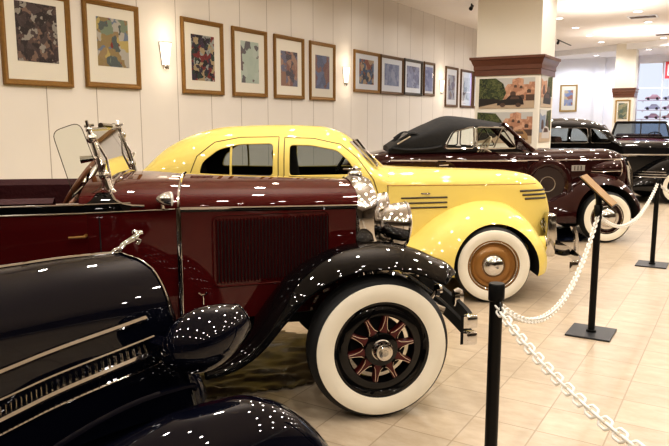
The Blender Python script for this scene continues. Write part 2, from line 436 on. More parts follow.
def strips(cols, sc, sd): return art_mat('print_%d' % int(sd*10), cols, sc, sd)
k = .02
GP = 'framed prints along the panelled wall'
picture(4.53, 2.11, .90, 1.06, (.19, .18, .27, .14), FRGO, MATB, strips([(.03, .022, .022), (.045, .03, .03), (.10, .065, .055), (.06, .04, .04), (.2, .13, .1), (.03, .022, .022), (.3, .28, .25), (.07, .05, .05)], 15, 1.), 'gold framed print of dark brown patches, leftmost picture cut by the photo edge', GP)
picture(5.62, 2.13, .88, 1.07, (.20, .18, .27, .20), FRGO, MATB, strips([(.28, .21, .10), (.20, .25, .18), (.22, .04, .03), (.45, .36, .14), (.16, .20, .28), (.10, .12, .12), (.30, .22, .12), (.42, .40, .36)], 10, 2.), 'gold framed print of green, red and yellow patches on tan, left of first lamp', GP)
picture(7.30, 2.11, .90, 1.08, (.20, .20, .20, .22), FRGO, MATB, strips([(.02, .018, .02), (.05, .03, .06), (.18, .03, .03), (.38, .30, .18), (.03, .05, .04), (.04, .03, .05), (.30, .32, .30)], 14, 3.), 'gold framed print of black, red and cream mosaic, just right of first wall lamp', GP)
picture(8.42, 2.11, .90, 1.08, (.22, .22, .22, .20), FRGO, MATB, strips([(.42, .49, .43), (.44, .51, .45), (.40, .47, .42), (.45, .51, .46), (.16, .12, .12), (.42, .49, .43), (.14, .13, .14)], 8, 4.), 'gold framed pale green print with dark upright blots above the yellow roof', GP)
picture(9.53, 2.11, .91, 1.08, (.20, .20, .22, .26), FRGO, MATB, strips([(.28, .17, .13), (.16, .16, .22), (.22, .12, .11), (.10, .09, .11), (.34, .22, .17)], 9, 5.), 'gold framed print of rust and slate patches, second left of middle wall lamp', GP)
picture(10.64, 2.11, .90, 1.08, (.20, .20, .22, .24), FRGO, MATB, strips([(.24, .14, .13), (.22, .13, .13), (.17, .2, .30), (.26, .16, .14), (.14, .16, .24)], 7, 6.), 'gold framed print of dusty brown and blue patches, just left of middle wall lamp', GP)
picture(12.30, 2.32, 1.14, .86, (.24, .26, .18, .17), FRGO, MATG, strips([(.07, .10, .16), (.25, .10, .07), (.12, .16, .24), (.40, .30, .20), (.06, .07, .09)], 10, 7.), 'wide gold framed print with red and blue patches, just right of middle wall lamp', GP)
picture(13.48, 2.32, 1.18, .86, (.22, .22, .20, .18), FRBR, MATG, strips([(.20, .23, .33), (.24, .27, .38), (.17, .19, .30), (.30, .32, .42)], 10, 8.), 'wide bronze framed print of grey blue patches between gold and black frames', GP)
picture(14.70, 2.34, 1.04, .85, (.16, .16, .18, .16), FRBK, MATG, strips([(.20, .22, .34), (.15, .16, .27), (.26, .28, .40), (.12, .13, .20)], 10, 9.), 'black framed print of violet blue patches in the middle of the far wall row', GP)
picture(15.85, 2.36, .68, .84, (.10, .10, .12, .12), FRBR, MATG, strips([(.24, .26, .42), (.18, .20, .34), (.30, .33, .48)], 9, 10.), 'narrow bronze framed blue print just left of the last wall lamp', GP)
picture(17.30, 2.11, .90, 1.08, (.20, .20, .20, .22), FRBR, MATG, strips([(.30, .33, .40), (.18, .17, .24), (.36, .38, .44), (.24, .2, .2)], 8, 11.), 'tall bronze framed grey blue print just right of the last wall lamp', GP)
picture(18.44, 2.11, .96, 1.07, (.22, .22, .22, .22), FRBR, MATG, strips([(.45, .48, .5), (.35, .38, .42), (.10, .12, .15), (.42, .44, .48)], 7, 12.), 'tall bronze framed pale grey print next to the big column', GP)
picture(19.50, 2.11, .9, 1.07, (.22, .22, .22, .22), FRBR, MATG, strips([(.42, .40, .36), (.25, .2, .18)], 7, 13.), 'bronze framed print half hidden behind the left edge of the big column', GP)
picture(0, 0, .68, 1.08, (.17, .17, .24, .22), FRLT, MATB, strips([(.20, .26, .45), (.35, .18, .14), (.30, .34, .5), (.5, .42, .3)], 8, 14.), 'pale gold framed blue print on the far white wall right of the big column', None, on=(28.495, 6.52, 2.11))
picture(0, 0, .50, .82, (.10, .10, .14, .12), FRLT, MATB, strips([(.16, .18, .12), (.28, .28, .18), (.10, .14, .12), (.34, .3, .2)], 9, 15.), 'gold framed grey green print hung on the narrow far column', None, on=(25.835, 3.98, 1.66), fw=.05)

# ------------------------------------------------------------------ posters on the big column
P_SKY = pm('poster_sky', (.52, .52, .50), .45); P_BLD = art_mat('poster_stone', [(.50, .28, .18), (.58, .35, .24), (.42, .22, .14)], 14, 3.3)
P_TRE = art_mat('poster_trees', [(.035, .05, .02), (.07, .09, .03), (.02, .03, .015), (.12, .13, .05)], 26, 5.1)
P_DRK = pm('poster_dark', (.025, .02, .018), .45); P_GRD = pm('poster_ground', (.50, .39, .28), .45); P_WIN = pm('poster_window', (.10, .06, .045), .45)
P_CAR = pm('poster_tan_car', (.36, .22, .11), .45); P_LIT = pm('poster_light', (.55, .52, .5), .45); P_BLU = pm('poster_blue', (.22, .27, .36), .45)
def poster(M, w, h, kind, label):
    b = MB(); y = [0.]
    def poly(pts, mi): y[0] -= .0004; b.face([(p[0]*w, y[0]-.006, p[1]*h) for p in pts], mi)
    def arch(x, z, r, hh, mi): poly([(x-r, z), (x+r, z), (x+r, z+hh)]+[(x+r*math.cos(a), z+hh+r*1.2*math.sin(a)) for a in lin(0, PI, 8)]+[(x-r, z+hh)], mi)
    b.box((w/2, -.003, h/2), (w, .006, h), mi=0)
    if kind in ('a', 'b'):
        poly([(0, 0), (1, 0), (1, .28), (0, .28)], 4)
        poly([(.45, .25), (1, .25), (1, .86), (.9, .86), (.9, .78), (.8, .78), (.8, .96), (.72, 1), (.6, .95), (.6, .8), (.52, .8), (.45, .62)], 1)
        arch(.62, .3, .05, .2, 6); arch(.78, .3, .04, .1, 6); arch(.9, .5, .035, .08, 6); arch(.76, .65, .025, .06, 6); arch(.66, .68, .025, .06, 6)
        poly([(.85, .25), (1, .25), (1, .45), (.85, .45)], 5)
        poly([(0, .22), (.42, .22), (.5, .5), (.44, .82), (.3, 1), (0, 1)] if kind == 'a' else [(0, .2), (.2, .2), (.42, .4), (.46, .7), (.34, .96), (0, 1)], 2)
        poly([(0, .05), (.34, .18), (.4, .3), (0, .34)], 3)
        cm = 3 if kind == 'a' else 7
        cx = .34 if kind == 'a' else .46
        poly([(cx, .10), (cx, .2), (cx+.05, .27), (cx+.16, .3), (cx+.22, .42), (cx+.4, .42), (cx+.46, .3), (cx+.48, .12)], cm)
        poly([(cx+.23, .3), (cx+.25, .39), (cx+.38, .39), (cx+.4, .3)], 5)
        for q in (.1, .38): poly([(cx+q+.05*math.cos(a), .11+.07*math.sin(a)) for a in lin(0, 2*PI, 14)[:-1]], 5)
    else:
        poly([(0, .0), (1, 0), (1, .3), (0, .3)], 4); poly([(0, .3), (.55, .3), (.5, .85), (.2, .8), (0, .9)], 1 if kind == 'c' else 8)
        poly([(.5, .35), (1, .35), (1, 1), (.6, .95)], 2); arch(.25, .4, .1, .18, 6); arch(.7, .42, .09, .16, 6)
        poly([(.2, .12), (.25, .36), (.5, .5), (.8, .45), (.92, .3), (.9, .1)], 3 if kind == 'c' else 9); poly([(.35, .3), (.42, .44), (.72, .42), (.78, .3)], 5)
    o = b.build('photo_poster', [P_SKY, P_BLD, P_TRE, P_DRK, P_GRD, P_WIN, P_WIN, P_CAR, P_BLU, P_LIT], smooth=False, recalc=False)
    o.matrix_basis = M; return tag(o, label, 'poster', 'photo posters on the big column')
Mf = lambda q, z: ROT @ Matrix.Translation((12.424, q, z)) @ Matrix.Rotation(-PI/2, 4, 'Z')
poster(Mf(4.33, 1.95), 1.04, .55, 'a', 'upper front poster of tan arched villa with a dark vintage car')
poster(Mf(4.35, 1.31), 1.04, .57, 'b', 'lower front poster of tan arched villa with a tan vintage car')
Ms = lambda t, z: ROT @ Matrix.Translation((t, 3.204, z))
poster(Ms(12.50, 1.97), .80, .58, 'c', 'upper side poster of villa and dark car round the column corner')
poster(Ms(12.50, 1.33), .80, .60, 'd', 'lower side poster of bluish street scene round the column corner')

# ------------------------------------------------------------------ lights
def point(loc, power, col, r=.05, kind='POINT', rot=None, size=2.4, blend=.6):
    l = bpy.data.lights.new('lamp', kind); l.energy = power; l.color = col; l.shadow_soft_size = r
    if kind == 'SPOT': l.spot_size = size; l.spot_blend = blend
    o = bpy.data.objects.new('lamp', l); C.objects.link(o); o.location = loc
    if rot: o.rotation_euler = rot
    return o
def sconce(t, label):
    o = empty('wall_sconce', (0, 0, 0), 0, label, 'wall lamp', 'tapered glass wall lamps'); o.matrix_basis = ROT @ Matrix.Translation((t, 7., 2.48))
    b = MB(); r = []
    for z, w, dd in ((0, .058, .045), (.12, .075, .065), (.31, .102, .09)):
        r.append([(w*math.cos(a), -dd*math.sin(a)-.004, z) for a in lin(0, PI, 11)])
    b.rings(r, False, False); b.build('shade', SCON, o)
    b = MB(); b.tube([(.104*math.cos(a), -.092*math.sin(a)-.004, .312) for a in lin(0, PI, 11)], .006, 6); b.tube([(.060*math.cos(a), -.047*math.sin(a)-.004, 0) for a in lin(0, PI, 11)], .007, 6)
    for s in (-1, 1): b.tube([(s*.060, -.008, 0), (s*.104, -.008, .31)], .006, 6)
    b.box((0, -.02, -.025), (.09, .03, .05), .005); b.build('bracket', CHRD, o)
    point(W(t, 6.74, 2.92), 4, (1, .82, .60), .06); point(W(t, 6.76, 2.38), 2., (1, .82, .60), .05)
sconce(6.98, 'glowing tapered wall lamp between second and third pictures')
sconce(11.97, 'glowing tapered wall lamp above the yellow hood, middle of the three')
sconce(17.03, 'glowing tapered wall lamp nearest the big column, farthest of the three')

def downlight(t, q, z, label):
    o = empty('ceiling_downlight', (0, 0, 0), 0, label, 'ceiling light', 'recessed ceiling lights'); o.matrix_basis = ROT @ Matrix.Translation((t, q, z))
    b = MB(); b.tube([(.11*math.cos(a), .11*math.sin(a), -.006) for a in lin(0, 2*PI, 25)[:-1]], .012, 6, closed=True); b.build('trim_ring', WHTF, o)
    b = MB(); b.add([(.10*math.cos(a), .10*math.sin(a), -.008) for a in lin(0, 2*PI, 25)[:-1]], [tuple(range(24))]); b.build('lamp_disc', DOWNL, o, smooth=False)
rows = {0: 'third row from the wall', 1: 'row nearest the shop window'}
nth = ['nearest', 'second', 'third', 'farthest']
for k in range(4):
    downlight(18.62+2.06*k, 4.39, 4.4, nth[k]+' ceiling light in the left row right of the column')
for k in range(4):
    downlight(18.5+2.06*k, 2.46, 4.4, nth[k]+' ceiling light in the right row by the air vents')
downlight(27.4, 5.0, 4.2, 'ceiling light on the lower far ceiling, left of the far column')
downlight(26.1, 3.05, 4.2, 'ceiling light on the lower far ceiling, right of the far column')
LAMPC = (1., .93, .85)
for i in range(-1, 14):
    for j in range(0, 6):
        t = 18.62+2.06*(i-9); q = 4.39-1.93*j
        if t < 25 and not (12.3 < t < 13.6 and 3 < q < 4.6): point(W(t, min(q, 6.4) if j > -2 else 6.1, 4.36), 84 if t < 17 else 125, LAMPC if t < 11.5 else (1, .95, .89), .07, 'SPOT', (0, 0, 0), 2.75, .5)
for i in range(-2, 10): point(W(18.62+2.06*(i-9), 5.75, 4.36), 28, LAMPC if i < 6 else (1, .96, .92), .05, 'SPOT', (0, 0, 0), 2.75, .5)  # extra row added without fixtures, to brighten the left wall
for t, q in ((5, 3), (11, 1), (17, 3), (22.5, 3)):   # added upward fill without fixtures, brightens the ceiling
    l = bpy.data.lights.new('ceiling_fill', 'AREA'); l.energy = 45; l.color = (1, .90, .82); l.shape = 'DISK'; l.size = 2.5
    o = bpy.data.objects.new('ceiling_fill', l); C.objects.link(o); o.location = W(t, q, 3.5); o.rotation_euler = (PI, 0, 0); o.data.spread = PI
for q in (6, 4, 2, 0): point(W(27.3, q, 4.1), 120, (.9, .93, 1.), .1, 'SPOT', (0, 0, 0), 2.9, .5)

def vent(t, q, label):
    o = empty('ceiling_vent', (0, 0, 0), 0, label, 'air vent', 'ceiling air vents'); o.matrix_basis = ROT @ Matrix.Translation((t, q, 4.4))
    b = MB()
    for x, y, sx, sy in ((0, .33, .5, .05), (0, -.33, .5, .05), (.23, 0, .05, .68), (-.23, 0, .05, .68)): b.box((x, y, -.008), (sx, sy, .016))
    b.build('frame', WHTF, o, smooth=False)
    b = MB(); b.box((0, 0, -.003), (.44, .64, .004)); b.build('backing', WELL, o, smooth=False)
    b = MB()
    for i in range(7): b.box((-.18+.06*i, 0, -.012), (.018, .62, .012))
    b.build('slats', FRBR, o, smooth=False)
vent(19.48, 2.47, 'dark slotted air vent in the ceiling, nearer of the two'); vent(23.67, 2.28, 'dark slotted air vent in the ceiling, farther one at photo edge')
def tracklight(t, q, label, rail):
    o = empty('track_spotlight', (0, 0, 0), 0, label, 'spotlight', 'small black ceiling spotlights'); o.matrix_basis = ROT @ Matrix.Translation((t, q, 4.4))
    b = MB(); b.tube([(0, 0, 0), (0, 0, -.05)], .018, 8); b.build('stem', BLKM, o)
    M = Matrix.Translation((0, 0, -.085)) @ Matrix.Rotation(.9, 4, 'Y') @ Matrix.Scale(.6, 4)
    b = MB(); b.lathe([(.03, -.12), (.06, -.11), (.065, 0), (.075, .10), (.06, .10), (.05, .03)], 16, M=M @ Matrix.Rotation(-PI/2, 4, 'X'), cap=True); b.build('lamp_head', BLKM, o)
    if rail: b = MB(); b.box((.9, -.0, -.012), (2.0, .035, .024)); b.build('track', FRBK, o, smooth=False)
tracklight(15.35, 5.6, 'black ceiling spotlight left of the big column top', False)
tracklight(23.4, 5.5, 'black ceiling spotlight on a track right of the big column', True)

# ------------------------------------------------------------------ shop window display
def mini_car(t, q, z, col, label, g):
    o = empty('model_car', (0, 0, 0), 0, label, 'model car', g); o.matrix_basis = ROT @ Matrix.Translation((t, q, z)) @ Matrix.Rotation(PI/2, 4, 'Z') @ Matrix.Scale(1.3, 4)
    bd = Body([(-.20, .05, .03, .05, .07), (-.16, .075, .025, .08, .10), (-.1, .08, .025, .085, .155), (.02, .08, .025, .085, .16), (.07, .08, .025, .085, .10), (.17, .07, .025, .08, .09), (.2, .05, .03, .05, .06)], 3)
    bd.loft(-.2, .2, 24).build('body', col, o)
    for x in (-.12, .12):
        for s in (-1, 1):
            b = MB(); b.lathe([(.001, -.012), (.035, -.012), (.037, 0), (.035, .012), (.001, .012)], 16, M=Matrix.Translation((x, s*.075, .037))); b.build('wheel', RUBB, o)
mc = [pm('model_rose', (.34, .22, .28), .4), pm('model_blue', (.28, .30, .44), .4), pm('model_mauve', (.32, .24, .36), .4)]
mn = ['rose', 'blue', 'mauve']; rw = ['top', 'middle', 'bottom']
for i, z in enumerate((2.52, 2.16, 1.82)):
    b = MB(); b.box((28.05, 2.78, z-.02), (.34, 1.5, .03), .004); o = b.build('glass_shelf', pm('shelf_tint', (.45, .40, .55), .2), M=ROT, smooth=False); tag(o, rw[i]+' display shelf in the bright shop window', 'shelf', 'shop window shelves')
    for s in (-1, 1):
        bb = MB(); bb.box((28.3, 2.78+s*.6, z-.05), (.24, .02, .06)); bb.build('bracket', WHTF, o, smooth=False)
    for k, q in enumerate((3.02, 2.42)):
        mini_car(28.05, q, z-.005, mc[(i+k) % 3], 'small %s model car on the %s window shelf, %s' % (mn[(i+k) % 3], rw[i], 'left' if k == 0 else 'right'), 'model cars on window shelves')
b = MB(); b.box((28.36, 2.52, 3.62), (.03, .36, .62), .01); o = b.build('shop_sign', pm('sign_red', (.75, .08, .10), .4), M=ROT, smooth=False); tag(o, 'red upright sign hanging in the shop window top right', 'sign')
b = MB()   # pale letter shape on the sign
for z in (3.44, 3.62, 3.80): b.box((28.34, 2.52, z), (.012, .18, .045))
b.box((28.34, 2.6, 3.62), (.012, .045, .4)); b.build('sign_lettering', WHTF, o, smooth=False)

# ------------------------------------------------------------------ posts and chains
def post(x, y, label, sign=False, h=1.05):
    o = empty('barrier_post', (x, y, 0), BRG, label, 'barrier post', 'black posts with white chains')
    b = MB(); b.box((0, 0, .008), (.36, .34, .014), .003); b.build('base_plate', BASEG, o, smooth=False)
    b = MB(); b.rings([[(r*math.cos(a), r*math.sin(a), z) for a in lin(0, 2*PI, 25)[:-1]] for r, z in ((.04, .012), (.038, .03), (.027, .034), (.027, h-.09), (.027, h-.05))]); b.build('pole', POST, o)
    b = MB(); b.rings([[(r*math.cos(a), r*math.sin(a), z) for a in lin(0, 2*PI, 25)[:-1]] for r, z in ((.028, h-.075), (.033, h-.07), (.033, h-.006), (.029, h))]); b.build('cap', POST, o)
    b = MB(); ring = [(.045*math.cos(a)*.5+.04, 0, h-.09+.022*math.sin(a)) for a in lin(0, 2*PI, 13)[:-1]]
    for s in (0, PI):
        b = MB(); b.tube(ring, .004, 6, closed=True, M=Matrix.Rotation(s+.6, 4, 'Z')); b.build('hook', POST, o)
    if sign:
        Ri = ROT.inverted(); u = (Ri @ Vector((.22, -.14, -.235))).normalized(); v = Ri @ Vector((.60, .80, 0)); v = (v-u*v.dot(u)).normalized(); nn = u.cross(v)
        if nn.z < 0: v = -v; nn = -nn
        cen = Ri @ Vector((.0, .02, 0)); cen.z = 1.165
        M = Matrix.Translation(cen) @ Matrix((u, v, nn)).transposed().to_4x4()
        b = MB(); b.box((0, 0, .004), (.33, .18, .010), .002); b.build('sign_board', BOARD, o, smooth=False, M=M)
        b = MB(); b.box((0, 0, -.006), (.345, .20, .010), .002); b.build('sign_edge', POST, o, smooth=False, M=M)
        b = MB(); b.tube([(0, 0, h-.02), (.0, .0, h+.04), cen-nn*.012], .024, 8); b.build('sign_bracket', POST, o)
    return o
PA = (.663, 2.668); PB = (2.09, 5.264); PC = (3.817, 7.89); P0 = (.80, 1.08); PD = (5.55, 8.55)
post(*PA, 'thick black post nearest the camera in front of the burgundy car')
post(*PB, 'black post carrying the tilted tan sign board', True)
post(*PC, 'farthest black post at the right photo edge beside the maroon car')
def chain(a, b, za, zb, sag, label):
    A = Vector((a[0], a[1], za)); B = Vector((b[0], b[1], zb)); pts = []
    for t in lin(0, 1, 200): p = A.lerp(B, t); p.z -= sag*4*t*(1-t); pts.append(p)
    mb = MB(); acc = 0.; step = .040; k = 0; nxt = .02
    shape = [(.020*(1 if math.cos(a_) > 0 else -1)*(.55)+.016*math.cos(a_), .016*math.sin(a_)) for a_ in lin(0, 2*PI, 15)[:-1]]
    for i in range(199):
        d = (pts[i+1]-pts[i]).length
        while acc+d > nxt:
            p = pts[i].lerp(pts[i+1], (nxt-acc)/d); T = (pts[i+1]-pts[i]).normalized(); U = Vector((0, 0, 1)); U = (U-T*U.dot(T)).normalized(); V = T.cross(U)
            ang = PI/4+(PI/2 if k % 2 else 0); s = U*math.cos(ang)+V*math.sin(ang)
            mb.tube([tuple(p+T*x*1.02+s*y) for x, y in shape], .0048, 5, closed=True); k += 1; nxt += step
        acc += d
    o = mb.build('plastic_chain', CHAIN, angle=80); return tag(o, label, 'chain', 'white chains between the posts')
chain(PA, PB, .965, .965, .36, 'white plastic chain sagging from the nearest post to the sign post')
chain(PA, P0, .955, .955, .075, 'white plastic chain running from nearest post to lower right photo corner')
chain(PB, PC, .97, .985, .26, 'white plastic chain sagging from the sign post to the farthest post')
chain(PC, PD, .985, .985, .3, 'white plastic chain leaving the farthest post at the right photo edge')
#CARS
def teardrop(mb, M, L, r, mi=0, n=24, full=False):
    """streamlined lamp shell along +x, lens end at x = 0"""
    prof = [(.001, -L)]+[(r*math.sin(PI/2*t**.75)**.9, -L+L*t) for t in lin(.04, 1, 16)]
    if full: prof = [(.001, -L)]+[(r*math.sin(PI*(.88*t**.78))**.72, -L+L*t) for t in lin(.03, 1, 20)]
    rings = [[(h, q*math.cos(2*PI*j/n), q*math.sin(2*PI*j/n)) for j in range(n)] for q, h in prof]
    return mb.rings(rings, True, True, mi, M)
def lamp_lens(r, M, n=24):
    b = MB(); prof = [(r*math.cos(a), r*.28*math.sin(a)) for a in lin(0, PI/2-.05, 6)]
    return b.rings([[(h, q*math.cos(2*PI*j/n), q*math.sin(2*PI*j/n)) for j in range(n)] for q, h in prof], True, True, 0, M)
def lamp_rim(r, w, M, n=28):
    b = MB(); return b.tube([(0, r*math.cos(a), r*math.sin(a)) for a in lin(0, 2*PI, n+1)[:-1]], w, 8, closed=True, M=M)

# ------------------------------------------------------------------ burgundy open tourer
def red_car():
    loc, rz = place(.2585, 3.679, 9, .78)
    R = car('vintage_car', loc, rz, 'burgundy open vintage car with black fender and red spoked whitewall wheel')
    hood = Body([(-1.11, .565, .58, 1.225, 1.372), (-.6, .475, .58, 1.212, 1.352), (-.05, .355, .60, 1.196, 1.328)], 2.2, 0.)
    # hood: top panel and the louvred side
    mb = MB()
    xs = lin(-1.105, -.05, 24)
    mb.rings([[p for p in hood.ring(x) if p[2] >= hood.f(x)[2]-.001] for x in xs], False, False); mb.build('hood_top', BURG, R)
    for sd in (-1, 1):
        mb = MB(); mb.rings([[(x, sd*hood.y(x, z), z) for z in lin(.56, hood.f(x)[2], 6)] for x in xs], False, False)
        for i in range(34):   # louvres
            x = -.905+.650*i/33; y = hood.y(x, 1.)
            mb.rings([[(x-.006, sd*(y-.002), z), (x-.004, sd*(y+.011), z), (x+.006, sd*(y-.004), z)] for z in (.775, .80, 1.13, 1.15)])
            mb.rings([[(x+.0055, sd*(y+.0015), z), (x+.0125, sd*(y+.0015), z)] for z in (.785, 1.14)], False, False, mi=1)
        fy = lambda x: sd*(hood.y(x, 1.)+.002)
        mb.tube([(x, fy(x), z) for x, z in dense(winpts([(-.93, .755), (-.235, .755), (-.235, 1.172), (-.93, 1.172)]), .06)], .005, 5, closed=True)
        mb.build('hood_side', [BURG, WELL], R)
        mb = MB(); hood.strip(mb, (-1.105, 1.222), (-.055, 1.194), .0085, .003, sides=(sd,)); mb.build('hood_moulding', CHRM, R)
        mb = MB(); hood.strip(mb, (-1.105, 1.207), (-.055, 1.179), .006, .001, sides=(sd,)); mb.build('moulding_black_line', BLCK, R)  # black line below the chrome moulding
        mb = MB(); y = hood.y(-.99, .7)
        mb.tube([(-.99, sd*(y+.0), .66), (-.99, sd*(y+.02), .665), (-.99, sd*(y+.025), .72)], .006, 8); mb.tube([(-1.015, sd*(y+.03), .737), (-1.0, sd*(y+.025), .722), (-.98, sd*(y+.025), .722), (-.965, sd*(y+.03), .737)], .006, 8); mb.build('hood_latch', CHRM, R)
    # chrome band over the rear edge of the hood
    for sd in (-1, 1):
        mb = MB(); x = -1.112; f = hood.f(x)
        mb.box((x, sd*(f[0]+.004), (.58+f[2])/2), (.026, .012, f[2]-.58), .004)
        mb.build('hood_band', CHRM, R)
    mb = MB(); mb.tube([(p[0]-.008, p[1], p[2]+.002) for p in hood.ring(-1.105) if p[2] >= 1.2], .009, 6); mb.build('hood_band', CHRM, R)
    # cowl
    cowl = Body([(-1.64, .685, .50, 1.25, 1.385), (-1.4, .64, .53, 1.245, 1.385), (-1.12, .57, .58, 1.226, 1.372)], 2.3, .05)
    cowl.loft(-1.62, -1.118, 20).build('cowl', BURG, R)
    for sd in (-1, 1):
        mb = MB(); mb.rings([[(x, sd*(cowl.y(x, z)+.004), z) for x in lin(xl, xb, 8)] for z, xl, xb in ((1.244, -1.62, -1.30), (1.252, -1.61, -1.355), (1.264, -1.59, -1.40), (1.286, -1.56, -1.44), (1.315, -1.54, -1.465), (1.345, -1.53, -1.475))], False, False); mb.build('scuttle_panel', BLCK, R)
    side = lambda sd: [(x, sd*(cowl.y(x, z)+.006), z) for x, z in ((-1.29, 1.246), (-1.35, 1.25), (-1.40, 1.262), (-1.44, 1.285), (-1.465, 1.315), (-1.475, 1.345))]
    over = [(p[0], p[1]*1.006, p[2]+.004) for p in cowl.ring(-1.475) if p[2] > 1.352]
    mb = MB(); mb.tube(side(-1)+over+side(1)[::-1], .008, 6); mb.build('cowl_bead', CHRM, R)
    # tub: side walls, back wall and floor
    tub = Body([(-4.05, .52, .50, 1.20, 1.29), (-3.6, .66, .48, 1.235, 1.29), (-3.0, .72, .46, 1.24, 1.29), (-2.2, .72, .46, 1.24, 1.29), (-1.60, .68, .50, 1.24, 1.29)], 3., .06)
    zt = 1.268
    for sd in (-1, 1):
        mb = MB()
        mb.rings([[(x, sd*tub.y(x, z), z) for z in lin(.48, 1.235, 8)]+[(x, sd*(tub.y(x, 1.235)-.012), zt), (x, sd*(tub.y(x, 1.235)-.06), zt), (x, sd*(tub.y(x, 1.)-.07), .9), (x, sd*(tub.y(x, .7)-.07), .48)] for x in lin(-4.0, -1.58, 30)])
        mb.build('body_side', BURG, R)
        mb = MB(); mb.rings([[(x, sd*(tub.y(x, 1.2)+.006), z) for z in (1.222, 1.262)] for x in lin(-4.0, -1.59, 30)], False, False); mb.rings([[(x, sd*(cowl.y(x, 1.2)+.006), z) for z in (1.222, 1.262)] for x in lin(-1.60, -1.36, 8)], False, False); mb.build('belt_band', BLCK, R)
        mb = MB()
        for z in (1.220, 1.266): mb.tube([(x, sd*(tub.y(x, 1.2)+.006), z) for x in lin(-4.0, -1.6, 30)]+[(x, sd*(cowl.y(x, 1.2)+.006), z) for x in lin(-1.58, -1.13 if z < 1.25 else -1.36, 12)], .0042, 5)
        mb.build('belt_pinstripe', CHRD, R)
        for x in (-1.52, -2.28):   # door shut lines
            mb = MB(); mb.tube([(x, sd*((cowl if x > -1.6 else tub).y(x, z)+.001), z) for z in lin(.55, 1.2, 14)], .0035, 5); mb.build('door_gap', WELL, R)
        mb = MB(); y = tub.y(-1.62, 1.10); mb.tube([(-1.59, sd*y, 1.10), (-1.59, sd*(y+.04), 1.10)], .009, 8); mb.tube([(-1.585, sd*(y+.04), 1.10), (-1.67, sd*(y+.045), 1.097)], [.008, .006], 8); mb.build('door_handle', FRGO, R)
        mb = MB()   # leather trim inside
        mb.rings([[(x, sd*(tub.y(x, 1.2)-.075), .55), (x, sd*(tub.y(x, 1.2)-.09), 1.26), (x, sd*(tub.y(x, 1.2)-.06), 1.30), (x, sd*(tub.y(x, 1.2)-.02), 1.275)] for x in lin(-3.9, -1.75, 20)], False, False); mb.build('door_trim', LEAT, R)
    mb = MB(); mb.rings([[(-4.0, y, z) for y in lin(-.53, .53, 8)] for z in (.5, .9, 1.268)]+[[(-3.93, y, 1.268) for y in lin(-.53, .53, 8)]], False, False); mb.build('body_back', BURG, R)
    mb = MB(); mb.box((-2.6, 0, .50), (2.8, 1.2, .05)); mb.box((-1.2, 0, .52), (2.2, .7, .10)); mb.build('floor_pan', WELL, R)
    # seats
    for x0, z1 in ((-2.62, 1.34), (-3.7, 1.38)):
        mb = MB(); mb.box((x0+.42, 0, .80), (.55, 1.16, .22), .06); mb.build('seat', LEAT, R)
        mb = MB(); Mb = Matrix.Translation((x0+.08, 0, 1.06)) @ Matrix.Rotation(-.22, 4, 'Y')
        mb.box((0, 0, 0), (.18, 1.2, z1-.78), .07, M=Mb)
        for i in range(9): mb.tube([Mb @ Vector((.092, -.52+.13*i, z)) for z in (-.24, .22)], .012, 5)
        mb.build('backrest', LEAT, R)
    # dash, steering
    mb = MB(); mb.box((-1.635, 0, 1.14), (.05, 1.22, .24), .02); mb.build('dashboard', BLCK, R)
    M = Matrix.Translation((-1.80, .36, 1.30)) @ Matrix.Rotation(-.95, 4, 'Y')
    mb = MB(); mb.tube([(.21*math.cos(a), .21*math.sin(a), 0) for a in lin(0, 2*PI, 37)[:-1]], .017, 8, closed=True, M=M); sw = mb.build('steering_wheel', WOODW, R)
    mb = MB()
    for k in range(4): mb.tube([(.02*math.cos(k*PI/2+.7), .02*math.sin(k*PI/2+.7), -.02), (.20*math.cos(k*PI/2+.7), .20*math.sin(k*PI/2+.7), 0)], .009, 6, M=M)
    mb.sphere((0, 0, -.01), .035, M=M); mb.tube([(0, 0, -.02), (0, 0, -.55)], .02, 8, M=M); mb.build('steering_column', CHRD, sw)
    # windscreen
    for sd in (-1, 1):
        mb = MB(); A = Vector((-1.455, sd*.545, 1.235)); B = Vector((-1.58, sd*.525, 1.672))
        mb.tube([A, A.lerp(B, .08), A.lerp(B, .16), A.lerp(B, .24), A.lerp(B, .5), A.lerp(B, .9), B], [.022, .034, .03, .024, .019, .018, .014], 10)
        for t, r in ((.17, .034), (.40, .030), (.86, .030), (.97, .018)): mb.sphere(A.lerp(B, t), r)
        p = A.lerp(B, .62); mb.tube([p, p+Vector((-.03, sd*.04, 0))], .010, 8); mb.tube([p+Vector((-.02, sd*.04, .0)), p+Vector((-.085, sd*.045, -.008))], [.016, .021], 10)
        mb.tube([A.lerp(B, .45), A.lerp(B, .45)+Vector((.02, sd*.06, .05))], .01, 6)
        mb.tube([B, B+Vector((-.006, sd*.012, .036))], .008, 6); mb.tube([B+Vector((-.02, 0, .005)), B+Vector((.03, -sd*.01, .012))], .008, 6)
        q = Vector((-1.47, sd*.60, 1.26)); mb.sphere((-1.455, sd*.565, 1.26), (.03, .028, .075))
        mb.build('windscreen_post', CHRD, R)
        # wind wing
        H = Vector((-1.60, sd*.55, 1.49)); pts = winpts([(-.045, -.215), (.10, -.135), (-.005, .21), (-.140, .16)])
        mb = MB(); mb.face([(H.x+x, H.y+sd*(.06-x*.25), H.z+z) for x, z in pts]); g = mb.build('wind_wing', GLASS, R, smooth=False)
        mb = MB(); mb.tube([(H.x+x, H.y+sd*(.06-x*.25), H.z+z) for x, z in pts], .0022, 5, closed=True); mb.build('glass_edge', STRIPE, g)
        mb = MB(); mb.tube([(-1.47, sd*.50, 1.34), (-1.50, sd*.47, 1.50), (-1.565, sd*.50, 1.63)], .007, 6); mb.build('windscreen_stay', CHRD, R)
    lo, hi = (-1.475, 1.315), (-1.575, 1.66)
